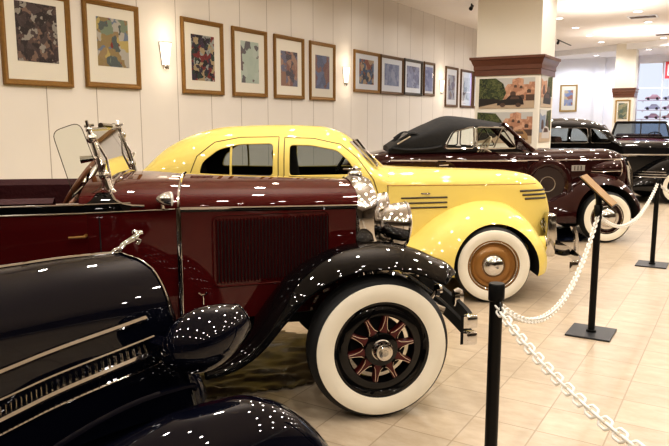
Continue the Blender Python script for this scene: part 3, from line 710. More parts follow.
    mb = MB(); mb.face([(lo[0], -.52, lo[1]), (lo[0], .52, lo[1]), (hi[0], .505, hi[1]), (hi[0], -.505, hi[1])]); g = mb.build('windscreen', GLASS, R, smooth=False)
    mb = MB(); mb.tube([(lo[0], -.52, lo[1]), (lo[0], .52, lo[1]), (hi[0], .505, hi[1]), (hi[0], -.505, hi[1])], .011, 6, closed=True); mb.tube([(hi[0]+.01, .1, hi[1]+.015), (hi[0]-.01, -.12, hi[1]+.02)], .016, 8); mb.build('windscreen_frame', CHRD, g)
    # cowl lamps
    for sd in (-1, 1):
        mb = MB(); y = cowl.y(-1.19, 1.22); mb.tube([(-1.19, sd*(y-.01), 1.225), (-1.19, sd*(y+.055), 1.24), (-1.19, sd*(y+.06), 1.27)], .011, 8)
        M = Matrix.Translation((-1.14, sd*(y+.062), 1.285)); teardrop(mb, M, .085, .042); l = mb.build('cowl_lamp', CHRD, R)
        lamp_lens(.039, M).build('lens', LENS, l)
    # radiator shell
    def sh(x, w, top, i=0.): return [(x, -w*.86, .66), (x, -w*.97, .85), (x, -w, 1.05)]+[(x, -w*math.cos(a)**.8 if a < PI/2 else w*abs(math.cos(a))**.8, 1.12+(top-1.12)*math.sin(a)**.85) for a in lin(.001, PI-.001, 19)]+[(x, w, 1.05), (x, w*.97, .85), (x, w*.86, .66)]
    mb = MB(); mb.rings([sh(-.06, .362, 1.335), sh(-.045, .372, 1.348), sh(-.02, .376, 1.356), sh(.04, .365, 1.350), sh(.075, .345, 1.335), sh(.092, .315, 1.305), sh(.088, .285, 1.265), sh(.05, .275, 1.25)], False, False); mb.build('radiator_shell', CHRM, R)
    mb = MB(); mb.face(sh(.048, .29, 1.27)); g = mb.build('radiator_core', WELL, R, smooth=False)
    mb = MB()
    for i in range(25):
        y = -.25+.5*i/24; h = 1.12+.13*math.sqrt(max(1-(y/.29)**2, 0)); mb.box((.06, y, (.68+h)/2), (.012, .006, h-.68))
    mb.build('radiator_fins', CHRM, R, smooth=False)
    mb = MB(); mb.rings([[(-.0+r*math.cos(a), r*math.sin(a), z) for a in lin(0, 2*PI, 21)[:-1]] for r, z in ((.05, 1.34), (.05, 1.362), (.042, 1.372), (.03, 1.38), (.016, 1.386), (.02, 1.40), (.012, 1.412), (.003, 1.416))]); mb.box((-.02, 0, 1.392), (.12, .014, .012), .004); mb.build('radiator_cap', CHRM, R)
    mb = MB(); mb.box((.095, 0, .98), (.018, .035, .62), .006); mb.build('grille_bar', CHRM, R)
    # head lamps
    for sd in (-1, 1):
        M = Matrix.Translation((.268, sd*.285, 1.062)) @ Matrix.Rotation(.05, 4, 'Y')
        mb = MB(); r = .135; prof = [(.002, -.20), (.04, -.193), (.075, -.172), (.105, -.132), (.126, -.08), (.135, -.035), (.134, 0)]
        mb.rings([[(h, q*math.cos(2*PI*j/28), q*math.sin(2*PI*j/28)) for j in range(28)] for q, h in prof], True, True, M=M); l = mb.build('head_lamp', CHRM, R)
        lamp_rim(.134, .010, M).build('rim', CHRM, l); lamp_lens(.13, M).build('lens', LENS, l)
        mb = MB(); mb.tube([(.17, sd*.285, .95), (.15, sd*.32, .84), (.12, sd*.36, .78)], [.03, .022, .03], 10); mb.build('lamp_stand', CHRD, R)
        mb = MB(); mb.lathe([(.001, 0), (.075, .0), (.07, .03), (.03, .10), (.02, .22), (.001, .24)], 20, M=Matrix.Translation((.43, sd*.46, .80)) @ Matrix.Rotation(PI/2, 4, 'Z')); mb.build('horn', CHRD, R)
    mb = MB(); mb.tube([(.14, -.285, .93), (.16, 0, .90), (.14, .285, .93)], .014, 8); mb.build('lamp_bar', CHRM, R)
    # clamshell fenders
    prof = catmull([(.446, .868), (.425, .884), (.378, .903), (.256, .955), (.08, .996), (-.156, .984), (-.329, .926), (-.501, .812), (-.616, .680), (-.74, .515), (-.86, .42), (-1.0, .375)], 5)
    rear = catmull([(-2.75, .375), (-2.88, .44), (-2.98, .60), (-3.08, .78), (-3.25, .92), (-3.5, .96), (-3.75, .90), (-3.95, .72), (-4.05, .5)], 5)
    for sd in (-1, 1):
        for P, nm in ((prof, 'front_fender'), (rear, 'rear_fender')):
            mb = MB(); rings = []; n = len(P); front = nm[0] == 'f'
            for i in range(n):
                t = (P[min(i+1, n-1)]-P[max(i-1, 0)]).normalized(); N = Vector((-t.y, t.x)) if not front else Vector((t.y, -t.x)); N = N if N.y > -.2 else -N
                if N.y < 0 and abs(N.y) > .3: N = -N
                s = i/(n-1); hh = .092*(1-.45*max(0, (s-.72)/.28)) if front else .085; yo = .81; yi = .40 if front else .48
                if front: hh *= min(1, .25+s*7); yi += .06*max(0, .12-s)/.12
                row = []
                for j in range(21):
                    u = j/20; y = yi+(yo-yi)*u; e = abs(u-.42)/.58 if u > .42 else (.42-u)/.42*.75
                    d = hh*e**2.4; row.append((P[i].x-N.x*d, sd*y, P[i].y-N.y*d))
                d = hh+.022*(min(1, .25+s*6) if front else 1); row.append((P[i].x-N.x*d, sd*(yo+.004), P[i].y-N.y*d)); row.append((P[i].x-N.x*d, sd*(yo-.012), P[i].y-N.y*d))
                d0 = hh*.75**2.4
                if front: row.insert(0, (P[i].x-N.x*(d0+.06), sd*(yi-.012), P[i].y-N.y*(d0+.06)))
                rings.append(row)
            mb.rings(rings, False, False); f = mb.build(nm, BLCK, R, angle=60); mo = f.modifiers.new('t', 'SOLIDIFY'); mo.thickness = .008; mo.offset = -1
        mb = MB(); mb.rings([[(x, sd*.42, zb), (x, sd*.36, min(zb+.25, .9))] for x, zb in ((-1.0, .42), (-.6, .62), (-.3, .80), (0, .86), (.35, .80))], False, False); mb.build('inner_apron', BLCK, R)
        mb = MB(); mb.box((-1.87, sd*.565, .355), (1.80, .15, .04), .01); mb.build('running_board', BLCK, R)
        mb = MB(); mb.box((-1.87, sd*.55, .43), (1.76, .03, .16), .005); mb.build('sill_apron', BLCK, R)
    # wheels
    st = dict(ri=.272, ww=(.283, .382), steer=.075, discs=[
        ('rim', BLCK, [(.283, .012), (.278, .004), (.268, .004), (.262, .012), (.25, .028), (.235, .02), (.20, .018), (.192, .03), (.192, .10)], False),
        ('brake_drum', WELL, [(.001, .085), (.165, .085), (.17, .10), (.17, .14)], False),
        ('hub', BLCK, [(.001, .008), (.085, .010), (.098, .016), (.10, .03), (.10, .07)], False),
        ('hub_cap', CHRD, [(.001, -.058), (.018, -.058), (.02, -.054), (.034, -.053), (.036, -.05), (.046, -.048), (.054, -.036), (.056, 0.), (.062, .004), (.062, .012)], False)], spokes=10, sp=(.095, .198))
    for x in (0, -3.42):
        for sd in (-1, 1): wheel(R, x+(.012 if x == 0 else 0), sd*.795, sd, .418, .19, {**st, 'steer': st['steer'] if x == 0 else 0}, 72)
        mb = MB(); mb.tube([(x, -.62, .40), (x, .62, .40)], .035, 8); mb.build('axle', BLCK, R)
    # chassis horns, bumper
    for sd in (-1, 1):
        mb = MB(); mb.tube([(-.6, sd*.36, .56), (.1, sd*.36, .60), (.34, sd*.36, .58), (.46, sd*.36, .53)], [.04, .045, .04, .03], 8); mb.build('frame_rail', BLCK, R)
        mb = MB(); mb.tube([(.40, sd*.38, .56), (.50, sd*.42, .52)], .022, 8); mb.lathe([(.001, -.03), (.035, -.028), (.045, 0), (.035, .028), (.001, .03)], 18, M=Matrix.Translation((.585, sd*.42, .60)) @ Matrix.Rotation(PI/2, 4, 'Z') @ Matrix.Scale(1.5, 4, (0, 0, 1))); mb.build('bumper_bolt', CHRM, R)
        mb = MB(); mb.lathe([(.001, -.02), (.034, -.018), (.042, 0), (.034, .018), (.001, .02)], 18, M=Matrix.Translation((.41, sd*.56, .69)) @ Matrix.Rotation(PI/2, 4, 'Z')); mb.tube([(.38, sd*.5, .62), (.40, sd*.56, .69)], .012, 6); mb.build('marker_lamp', CHRM, R)
    for z in (.555, .455):
        pts = [(.50, -.80, z), (.535, -.79, z), (.56, -.74, z), (.585, -.5, z), (.60, 0, z), (.585, .5, z), (.56, .74, z), (.535, .79, z), (.50, .80, z)]; pts = catmull(pts, 4)
        mb = MB(); mb.rings([[(p.x-.010, p.y, z-.036), (p.x+.004, p.y*1.003, z-.034), (p.x+.012, p.y*1.006, z), (p.x+.004, p.y*1.003, z+.034), (p.x-.010, p.y, z+.036)] for p in pts]); mb.build('bumper_bar', CHRM, R)
        mb = MB(); mb.rings([[(p.x+.004, p.y*.99, z+.0385), (p.x-.022, p.y*.98, z+.0375), (p.x-.022, p.y*.98, z-.037)] for p in pts], False, False); mb.build('bumper_back', WELL, R)
    for sd in (-1, 1):
        for z in (.555, .455):
            mb = MB(); mb.box((.54, sd*.775, z), (.075, .06, .078), .016); mb.build('bumper_clamp', CHRM, R)
    return R
red_car()

# ------------------------------------------------------------------ yellow sedan
def yellow_car():
    loc, rz = place(1.50, 6.18, 0, .82)
    R = car('vintage_car', loc, rz, 'bright yellow closed sedan with round fenders and gold whitewall wheel')
    bd = Body([(-4.2, .26, .48, .58, .64), (-4.05, .44, .40, .72, .82), (-3.8, .56, .34, .92, .98), (-3.435, .63, .32, 1.06, 1.215), (-3.16, .665, .3, 1.13, 1.463), (-2.9, .685, .3, 1.16, 1.587), (-2.587, .695, .3, 1.175, 1.654), (-2.07, .695, .3, 1.18, 1.672), (-1.655, .685, .3, 1.18, 1.659), (-1.395, .67, .3, 1.17, 1.582), (-1.312, .66, .3, 1.165, 1.52), (-1.05, .635, .3, 1.12, 1.262), (-.95, .615, .3, 1.09, 1.245), (-.4, .50, .3, 1.07, 1.226), (.23, .355, .32, 1.03, 1.207), (.50, .25, .36, .96, 1.165), (.64, .18, .4, .88, 1.07), (.72, .11, .45, .76, .90), (.76, .03, .5, .65, .72)], 2.6, .05)
    shell_ = bd.loft(-4.2, -.93, 80).build('body', [YELL, INTR], None)
    inn = MB(); inn.rings([bd.ring(x, .05) for x in lin(-3.35, -1.16, 40)]); ic = inn.build('cutter', INTR)
    rearw = [(-2.785, 1.205), (-2.75, 1.33), (-2.60, 1.445), (-2.40, 1.493), (-2.075, 1.500), (-2.075, 1.195)]
    frontw = [(-1.93, 1.195), (-1.93, 1.487), (-1.72, 1.483), (-1.47, 1.435), (-1.35, 1.325), (-1.28, 1.205)]
    cs = [ic]
    for w in (rearw, frontw): cs.append(MB().prism(winpts(w), 'y', -1, 1).build('cutter', YELL))
    cs.append(MB().prism(winpts([(-.50, 1.285), (.50, 1.285), (.42, 1.515), (-.42, 1.515)]), 'x', -1.45, -.95).build('cutter', YELL))
    cs.append(MB().prism(winpts([(-.30, 1.33), (.30, 1.33), (.24, 1.50), (-.24, 1.50)]), 'x', -3.5, -2.85).build('cutter', YELL))
    boolean(shell_, cs, 40); shell_.parent = R
    side_glass(bd, rearw, R, mat=GLASSD, trim=YELL, bars=[((-2.48, 1.2), (-2.48, 1.475))]); side_glass(bd, frontw, R, mat=GLASSD, trim=YELL)
    # window reveals and door gaps
    for sd in (-1, 1):
        for P in ([(-2.86, 1.10), (-2.86, 1.22), (-2.80, 1.38), (-2.64, 1.51), (-2.40, 1.555), (-2.03, 1.56), (-2.03, .42)], [(-1.975, .42), (-1.975, 1.555), (-1.70, 1.545), (-1.44, 1.49), (-1.28, 1.36), (-1.13, 1.16), (-1.06, .95), (-1.05, .55)]):
            mb = MB(); mb.tube(bd.line(dense(P, .04, False), .0, sd), .0045, 5); mb.build('door_gap', STRIPE, R)
        mb = MB(); bd.strip(mb, (-1.0, 1.10), (.55, 1.082), .0045, .0, sides=(sd,)); mb.build('hood_crease', GOLD, R)
        mb = MB(); mb.tube(bd.line([(-.955, 1.225), (-.985, 1.18), (-.99, 1.1), (-.985, .7)], .0, sd), .0045, 5); mb.build('hood_gap', STRIPE, R)
        for z in (.975, .925, .878):
            mb = MB(); bd.strip(mb, (-.86, z), (-.40, z), .009, .001, sides=(sd,)); mb.build('hood_stripe', STRIPE, R)
        for i, z in enumerate((1.015, .985, .955)):
            mb = MB(); bd.strip(mb, (.36+.03*i, z-.01*i), (.66, z-.01*i), .011, .001, 16, sides=(sd,)); mb.build('nose_stripe', STRIPE, R)
        mb = MB(); y = bd.y(-.62, 1.02); mb.box((-.62, sd*(y+.004), 1.015), (.09, .012, .014), .003); mb.build('hood_badge', CHRD, R)
        for x in (-1.90, -2.72):
            mb = MB(); y = bd.y(x, 1.06); mb.tube([(x, sd*y, 1.06), (x, sd*(y+.04), 1.06)], .010, 8); mb.tube([(x+.01, sd*(y+.045), 1.06), (x-.10, sd*(y+.04), 1.055)], [.010, .008], 8); mb.build('door_handle', CHRM, R)
    bd.loft(-.93, .76, 60).build('hood', YELL, R)
    # windscreen: two panes
    for sd in (-1, 1):
        mb = MB(); mb.face([(-1.07, 0, 1.275), (-1.115, sd*.50, 1.275), (-1.325, sd*.42, 1.515), (-1.285, 0, 1.515)]); g = mb.build('windscreen', GLASSW, R, smooth=False)
        mb = MB(); mb.tube([(-1.055, 0, 1.272), (-1.095, sd*.51, 1.272), (-1.31, sd*.43, 1.522), (-1.27, 0, 1.522)], .012, 6, closed=True); mb.build('windscreen_trim', CHRM, g)
        mb = MB(); mb.tube([(-1.02, sd*.2, 1.265), (-1.12, sd*.30, 1.36), (-1.20, sd*.33, 1.43)], [.012, .006, .005], 6); mb.build('wiper', CHRM, R)
    mb = MB(); mb.face([(-3.20, -.31, 1.32), (-3.20, .31, 1.32), (-3.02, .25, 1.51), (-3.02, -.25, 1.51)]); mb.build('rear_window', GLASSD, R, smooth=False)
    # cabin
    mb = MB(); mb.box((-2.2, 0, .42), (2.1, 1.2, .05)); mb.build('cabin_floor', INTR, R)
    for x0 in (-2.02, -2.98):
        mb = MB(); mb.box((x0+.30, 0, .70), (.5, 1.14, .28), .06); mb.build('seat', INTR, R)
        mb = MB(); mb.box((0, 0, 0), (.17, 1.14, .62 if x0 < -2.5 else .86), .07, M=Matrix.Translation((x0+(.06 if x0 > -2.5 else 0), 0, .95 if x0 < -2.5 else 1.03)) @ Matrix.Rotation(-.16, 4, 'Y')); mb.build('backrest', INTR, R)
    mb = MB(); mb.box((-1.25, 0, 1.08), (.22, 1.14, .22), .04); mb.build('dashboard', INTR, R)
    M = Matrix.Translation((-1.48, .34, 1.17)) @ Matrix.Rotation(-1.05, 4, 'Y')
    mb = MB(); mb.tube([(.2*math.cos(a), .2*math.sin(a), 0) for a in lin(0, 2*PI, 31)[:-1]], .012, 8, closed=True, M=M); mb.tube([(0, 0, 0), (0, 0, -.3)], .02, 8, M=M); mb.tube([(-.2, 0, 0), (.2, 0, 0)], .008, 6, M=M); mb.build('steering_wheel', BLCK, R)
    # fenders
    kf = [(-1.10, .44, .63, .30), (-.95, .52, .70, .29), (-.735, .645, .80, .27), (-.529, .81, .86, .26), (-.304, .91, .89, .26), (-.077, .948, .90, .26), (.157, .918, .89, .26), (.357, .805, .87, .26), (.477, .675, .80, .27), (.55, .53, .68, .29), (.582, .40, .50, .32)]
    kr = [(-4.15, .40, .50, .30), (-4.05, .60, .66, .28), (-3.8, .78, .80, .27), (-3.45, .86, .85, .27), (-3.1, .82, .84, .27), (-2.8, .66, .78, .28), (-2.5, .45, .68, .30)]
    for sd in (-1, 1):
        pontoon('front_fender', kf, .22, sd, YELL, R, (.02, .345, .405))
        pontoon('rear_fender', kr, .30, sd, YELL, R, (-3.3, .36, .40))
        mb = MB(); mb.box((-1.8, sd*.66, .32), (1.5, .18, .06), .02); mb.build('running_board', STRIPE, R)
        M = Matrix.Translation((.562, sd*.50, .50)); mb = MB(); teardrop(mb, M, .2, .09); l = mb.build('head_lamp', YELL, R); lamp_lens(.085, M).build('lens', LENS, l); lamp_rim(.09, .008, M).build('rim', CHRM, l)
    st = dict(ri=.235, ww=(.245, .338), discs=[
        ('rim', GOLD, [(.246, .012), (.24, .002), (.232, .002), (.226, .014), (.222, .03), (.216, .03), (.21, .022), (.205, .02), (.19, .034), (.18, .034), (.165, .022), (.14, .012), (.11, .010), (.108, .02)], False),
        ('trim_ring', CHRD, [(.232, .004), (.226, -.001), (.219, .004), (.213, .018)], False),
        ('hub_cap', CHRM, [(.001, -.042), (.03, -.040), (.06, -.033), (.085, -.02), (.102, -.002), (.107, .012)], False)])
    for x in (0, -3.3):
        for sd in (-1, 1): wheel(R, x, sd*.82, sd, .363, .18, st)
        mb = MB(); mb.tube([(x, -.7, .37), (x, .7, .37)], .05, 8); mb.build('axle', WELL, R)
    mb = MB(); mb.box((-.2, 0, .42), (1.5, .6, .3), .02); mb.build('chassis', WELL, R)
    # grille and bumper
    for sd in (-1, 1):
        mb = MB()
        for i in range(7): mb.tube([(.80-.02*i, sd*(.05+.035*i), .36), (.79-.02*i, sd*(.05+.035*i), .55), (.72-.02*i, sd*(.05+.03*i), .80-.02*i)], .009, 6)
        mb.build('grille', CHRM, R)
        mb = MB(); mb.box((.70, sd*.17, .56), (.10, .27, .44), .04); mb.build('grille_shell', CHRD, R)
        mb = MB(); pts = catmull([(.70, sd*.16, .40), (.82, sd*.30, .38), (.88, sd*.34, .40)], 4); mb.tube(pts, .03, 8); mb.build('bumper_arm', BLCK, R)
        mb = MB(); mb.rings([[(x, sd*.34-.035, z), (x+.03, sd*.34-.03, z), (x+.042, sd*.34, z), (x+.03, sd*.34+.03, z), (x, sd*.34+.035, z)] for x, z in ((.90, .22), (.925, .30), (.93, .45), (.915, .58), (.88, .66))]); mb.build('bumper_guard', CHRM, R)
    pts = catmull([(.70, -.88, .36), (.78, -.84, .37), (.86, -.68, .38), (.90, -.35, .385), (.915, 0, .385), (.90, .35, .385), (.86, .68, .38), (.78, .84, .37), (.70, .88, .36)], 4)
    mb = MB(); mb.rings([[(p.x-.008, p.y, p.z-.05), (p.x+.012, p.y, p.z-.04), (p.x+.022, p.y, p.z), (p.x+.012, p.y, p.z+.04), (p.x-.008, p.y, p.z+.05)] for p in pts]); mb.build('bumper_bar', CHRM, R)
    return R
yellow_car()
# ------------------------------------------------------------------ maroon convertible
def maroon_car():
    loc, rz = place(3.8718, 9.371, 0, .80)
    R = car('vintage_car', loc, rz, 'dark maroon convertible with raised black canvas top and covered side spare')
    bd = Body([(-4.3, .26, .48, .60, .68), (-4.1, .46, .40, .78, .92), (-3.8, .57, .36, .92, 1.08), (-3.486, .63, .34, 1.02, 1.20), (-3.03, .675, .32, 1.10, 1.295), (-2.6, .69, .3, 1.13, 1.315), (-1.3, .67, .3, 1.14, 1.315), (-1.0, .62, .3, 1.13, 1.31), (-.4, .50, .3, 1.11, 1.31), (.137, .36, .35, 1.06, 1.305), (.36, .26, .4, .98, 1.26), (.49, .16, .46, .88, 1.14), (.545, .09, .5, .78, .98), (.565, .03, .55, .7, .85)], 3., .05)
    deck = bd.loft(-4.3, -.99, 70).build('body', [MARO, INTR], None)
    cut = MB(); cut.prism([(-2.75, -.56), (-1.16, -.52), (-1.16, .52), (-2.75, .56)], 'z', .5, 2).build('x', INTR); bpy.data.objects.remove(bpy.data.objects['x'])
    cu = MB().prism([(-2.75, -.58), (-1.16, -.54), (-1.16, .54), (-2.75, .58)], 'z', .5, 2).build('cutter', INTR)
    boolean(deck, [cu], 40); deck.parent = R
    bd.loft(-.99, .565, 50).build('hood', MARO, R)
    top = Body([(-3.10, .53, 1.25, 1.30, 1.35), (-2.95, .60, 1.255, 1.37, 1.45), (-2.75, .635, 1.26, 1.44, 1.56), (-2.5, .645, 1.27, 1.5, 1.68), (-2.19, .64, 1.28, 1.53, 1.79), (-1.84, .61, 1.30, 1.54, 1.755), (-1.44, .55, 1.40, 1.54, 1.69)], 2.5, .04)
    tp = top.loft(-3.10, -1.44, 60).build('soft_top', [SOFT, INTR], None)
    inn = MB(); inn.rings([top.ring(x, .025) for x in lin(-2.9, -1.40, 30)]); cs = [inn.build('cutter', INTR)]
    win = [(-2.34, 1.325), (-2.21, 1.57), (-1.95, 1.635), (-1.40, 1.640), (-1.2, 1.325)]
    cs.append(MB().prism(winpts(win), 'y', -1, 1).build('cutter', SOFT)); cs.append(MB().prism([(-.8, 1.2), (.8, 1.2), (.46, 1.62), (-.46, 1.62)], 'x', -1.7, -1.3).build('cutter', SOFT))
    cs.append(MB().prism(winpts([(-.30, 1.40), (.30, 1.40), (.30, 1.54), (-.30, 1.54)]), 'x', -3.2, -2.6).build('cutter', SOFT))
    boolean(tp, cs, 50); tp.parent = R
    for sd in (-1, 1):
        # door glass with chrome frames
        yy = lambda z: sd*(.655-(z-1.32)*.17)
        for P, nm in ((winpts([(-2.31, 1.33), (-2.19, 1.565), (-1.95, 1.625), (-1.90, 1.625), (-1.90, 1.33)]), 'quarter_window'), (winpts([(-1.86, 1.33), (-1.86, 1.625), (-1.50, 1.62), (-1.30, 1.33)]), 'door_window')):
            mb = MB(); mb.face([(x, yy(z), z) for x, z in P]); g = mb.build(nm, GLASS, R, smooth=False)
            mb = MB(); mb.tube([(x, yy(z), z) for x, z in P], .011, 6, closed=True); mb.build('window_trim', CHRM, g)
        mb = MB(); mb.tube([(-1.62, yy(1.34), 1.34), (-1.50, yy(1.6), 1.61)], .009, 6); mb.build('vent_bar', CHRM, R)
        mb = MB(); mb.tube([(-1.03, sd*.56, 1.29), (-1.16, sd*.555, 1.40), (-1.45, sd*.51, 1.66)], [.035, .028, .026], 8); mb.build('windscreen_pillar', MARO, R)
        mb = MB(); bd.strip(mb, (-3.08, 1.16), (.53, 1.158), .012, .002, 50, sides=(sd,)); mb.build('side_moulding', CHRM, R)
        for x in (-2.42, -1.12): 
            mb = MB(); mb.tube(bd.line([(x, z) for z in lin(.40, 1.28, 16)], .0, sd), .0045, 5); mb.build('door_gap', WELL, R)
        mb = MB(); y = bd.y(-2.3, 1.10); mb.tube([(-2.28, sd*y, 1.10), (-2.28, sd*(y+.04), 1.10)], .011, 8); mb.tube([(-2.27, sd*(y+.045), 1.10), (-2.40, sd*(y+.04), 1.095)], [.012, .008], 8); mb.build('door_handle', CHRM, R)
        mb = MB(); mb.rings([[(x, sd*(bd.y(x, z)+.006), z) for z in (1.0, 1.085)] for x in lin(-.46, -.25, 6)], False, False); mb.build('hood_louvre', pm('louvre_grey', (.42, .40, .37), .35, metal=.4), R)
        for i in range(3):
            mb = MB(); x = -.41+.05*i; mb.tube([(x, sd*(bd.y(x, 1.04)+.008), z) for z in (1.01, 1.075)], .006, 5); mb.build('louvre_slot', STRIPE, R)
        mb = MB(); mb.tube([(-2.98, sd*.605, 1.39), (-2.80, sd*.630, 1.50)], .012, 6); mb.build('canvas_seam', CHRD, R)
        mb = MB(); mb.tube(catmull([(-2.93, sd*.50, 1.44), (-2.80, sd*.54, 1.525), (-2.70, sd*.58, 1.525), (-2.60, sd*.62, 1.45)], 5), .024, 6); mb.tube(catmull([(-3.05, sd*.56, 1.33), (-2.8, sd*.655, 1.31), (-2.5, sd*.665, 1.33), (-2.36, sd*.66, 1.36)], 5), .022, 6); mb.build('canvas_fold', SOFT, R)
    mb = MB(); mb.tube([(-1.45, -.51, 1.665), (-1.43, 0, 1.675), (-1.45, .51, 1.665)], .026, 8); mb.build('windscreen_header', MARO, R)
    mb = MB(); mb.face([(-1.05, -.54, 1.31), (-1.05, .54, 1.31), (-1.43, .50, 1.65), (-1.43, -.50, 1.65)]); g = mb.build('windscreen', GLASS, R, smooth=False)
    mb = MB(); mb.tube([(-1.04, 0, 1.31), (-1.42, 0, 1.66)], .011, 6); mb.tube([(-1.04, -.55, 1.315), (-1.04, .55, 1.315)], .012, 6); mb.build('windscreen_trim', CHRM, g)
    mb = MB(); mb.face([(-2.95, -.31, 1.40), (-2.95, .31, 1.40), (-2.8, .31, 1.54), (-2.8, -.31, 1.54)]); mb.build('rear_window', GLASSD, R, smooth=False)
    mb = MB(); mb.box((-1.95, 0, .80), (.5, 1.1, .25), .06); mb.build('seat', TANL, R)
    mb = MB(); mb.box((0, 0, 0), (.18, 1.1, .62), .07, M=Matrix.Translation((-2.28, 0, 1.08)) @ Matrix.Rotation(-.2, 4, 'Y')); mb.build('backrest', TANL, R)
    M = Matrix.Translation((-1.55, .34, 1.30)) @ Matrix.Rotation(-1.0, 4, 'Y')
    mb = MB(); mb.tube([(.2*math.cos(a), .2*math.sin(a), 0) for a in lin(0, 2*PI, 31)[:-1]], .014, 8, closed=True, M=M); mb.tube([(0, 0, 0), (0, 0, -.4)], .02, 8, M=M); mb.tube([(-.2, 0, 0), (.2, 0, 0)], .01, 6, M=M); mb.build('steering_wheel', CREAM, R)
    kf = [(-1.75, .40, .60, .32), (-1.4, .45, .68, .31), (-1.1, .54, .77, .30), (-.93, .63, .82, .29), (-.72, .745, .85, .29), (-.5, .85, .87, .29), (-.258, .965, .89, .29), (-.02, 1.0, .90, .29), (.20, .945, .88, .29), (.38, .80, .83, .31), (.48, .65, .74, .36), (.525, .50, .60, .42)]
    kr = [(-4.2, .40, .5, .3), (-4.1, .62, .68, .28), (-3.8, .82, .82, .28), (-3.4, .90, .86, .28), (-3.0, .80, .84, .28), (-2.7, .6, .76, .29), (-2.4, .42, .66, .31)]
    for sd in (-1, 1):
        pontoon('front_fender', kf, .22, sd, MARO, R, (-.03, .37, .455)); pontoon('rear_fender', kr, .30, sd, MARO, R, (-3.3, .36, .40))
        mb = MB(); mb.box((-2.0, sd*.66, .33), (1.3, .2, .05), .02); mb.build('running_board', STRIPE, R)
        # covered spare in the fender well
        Ms = Matrix.Translation((-.845, sd*.68, .825)) @ (Matrix.Rotation(PI, 4, 'Z') if sd > 0 else Matrix()) @ Matrix.Scale(1.07, 4)
        mb = MB(); mb.lathe([(.225, .008), (.235, -.004), (.27, -.02), (.31, -.012), (.333, .02), (.34, .06), (.34, .12), (.325, .17), (.28, .2), (.001, .2)], 56, M=Ms); s_ = mb.build('spare_wheel_cover', MARO, R)
        mb = MB(); mb.lathe([(.001, .012), (.10, .010), (.228, .008)], 48, M=Ms); mb.build('cover_face', pm('cover_face', (.022, .012, .011), .35, coat=.4), s_); mb = MB(); mb.lathe([(.108, .012), (.104, .0), (.094, .0), (.09, .010)], 32, M=Ms); mb.build('cover_ring', CHRD, s_)
        M = Matrix.Translation((.27, sd*.40, 1.035)); mb = MB(); teardrop(mb, M, .46, .115); l = mb.build('head_lamp', MARO, R); lamp_lens(.108, M).build('lens', LENS, l); lamp_rim(.114, .010, M).build('rim', CHRM, l)
        mb = MB(); mb.tube([(.25, sd*.515, 1.0), (.0, sd*.50, .985), (-.17, sd*.42, .99)], .009, 6); mb.build('lamp_trim', CHRM, l)
        mb = MB(); mb.box((.10, sd*.34, .93), (.16, .08, .14), .03); mb.build('lamp_stand', MARO, R)
        mb = MB(); mb.tube(catmull([(.60, sd*.14, .5), (.605, sd*.12, .8), (.585, sd*.10, .98), (.53, sd*.08, 1.12)], 4), .012, 8); mb.build('grille_bar', CHRM, R)
    mb = MB(); mb.rings([[(.575, -.2, .42), (.60, 0, .42), (.575, .2, .42)], [(.58, -.16, .8), (.605, 0, .8), (.58, .16, .8)], [(.55, -.1, 1.05), (.575, 0, 1.05), (.55, .1, 1.05)]], False, False); mb.build('grille', CHRD, R)
    st = dict(ri=.225, ww=(.235, .328), discs=[
        ('rim', MARO, [(.236, .012), (.23, .003), (.222, .004), (.215, .02), (.20, .022), (.188, .012), (.178, .012)], False),
        ('hub_cap', CHRM, [(.001, -.052), (.035, -.05), (.07, -.043), (.10, -.032), (.125, -.016), (.13, -.004), (.15, -.002), (.165, .0), (.178, .014)], False),
        ('trim_ring', CHRM, [(.226, .006), (.220, .0), (.213, .008)], False)])
    for x in (-.02, -3.3):
        for sd in (-1, 1): wheel(R, x, sd*.80, sd, .365, .18, st)
        mb = MB(); mb.tube([(x, -.7, .37), (x, .7, .37)], .05, 8); mb.build('axle', WELL, R)
    mb = MB(); mb.box((-1.6, 0, .42), (4.2, .7, .24), .02); mb.build('chassis', WELL, R)
    return R
maroon_car()

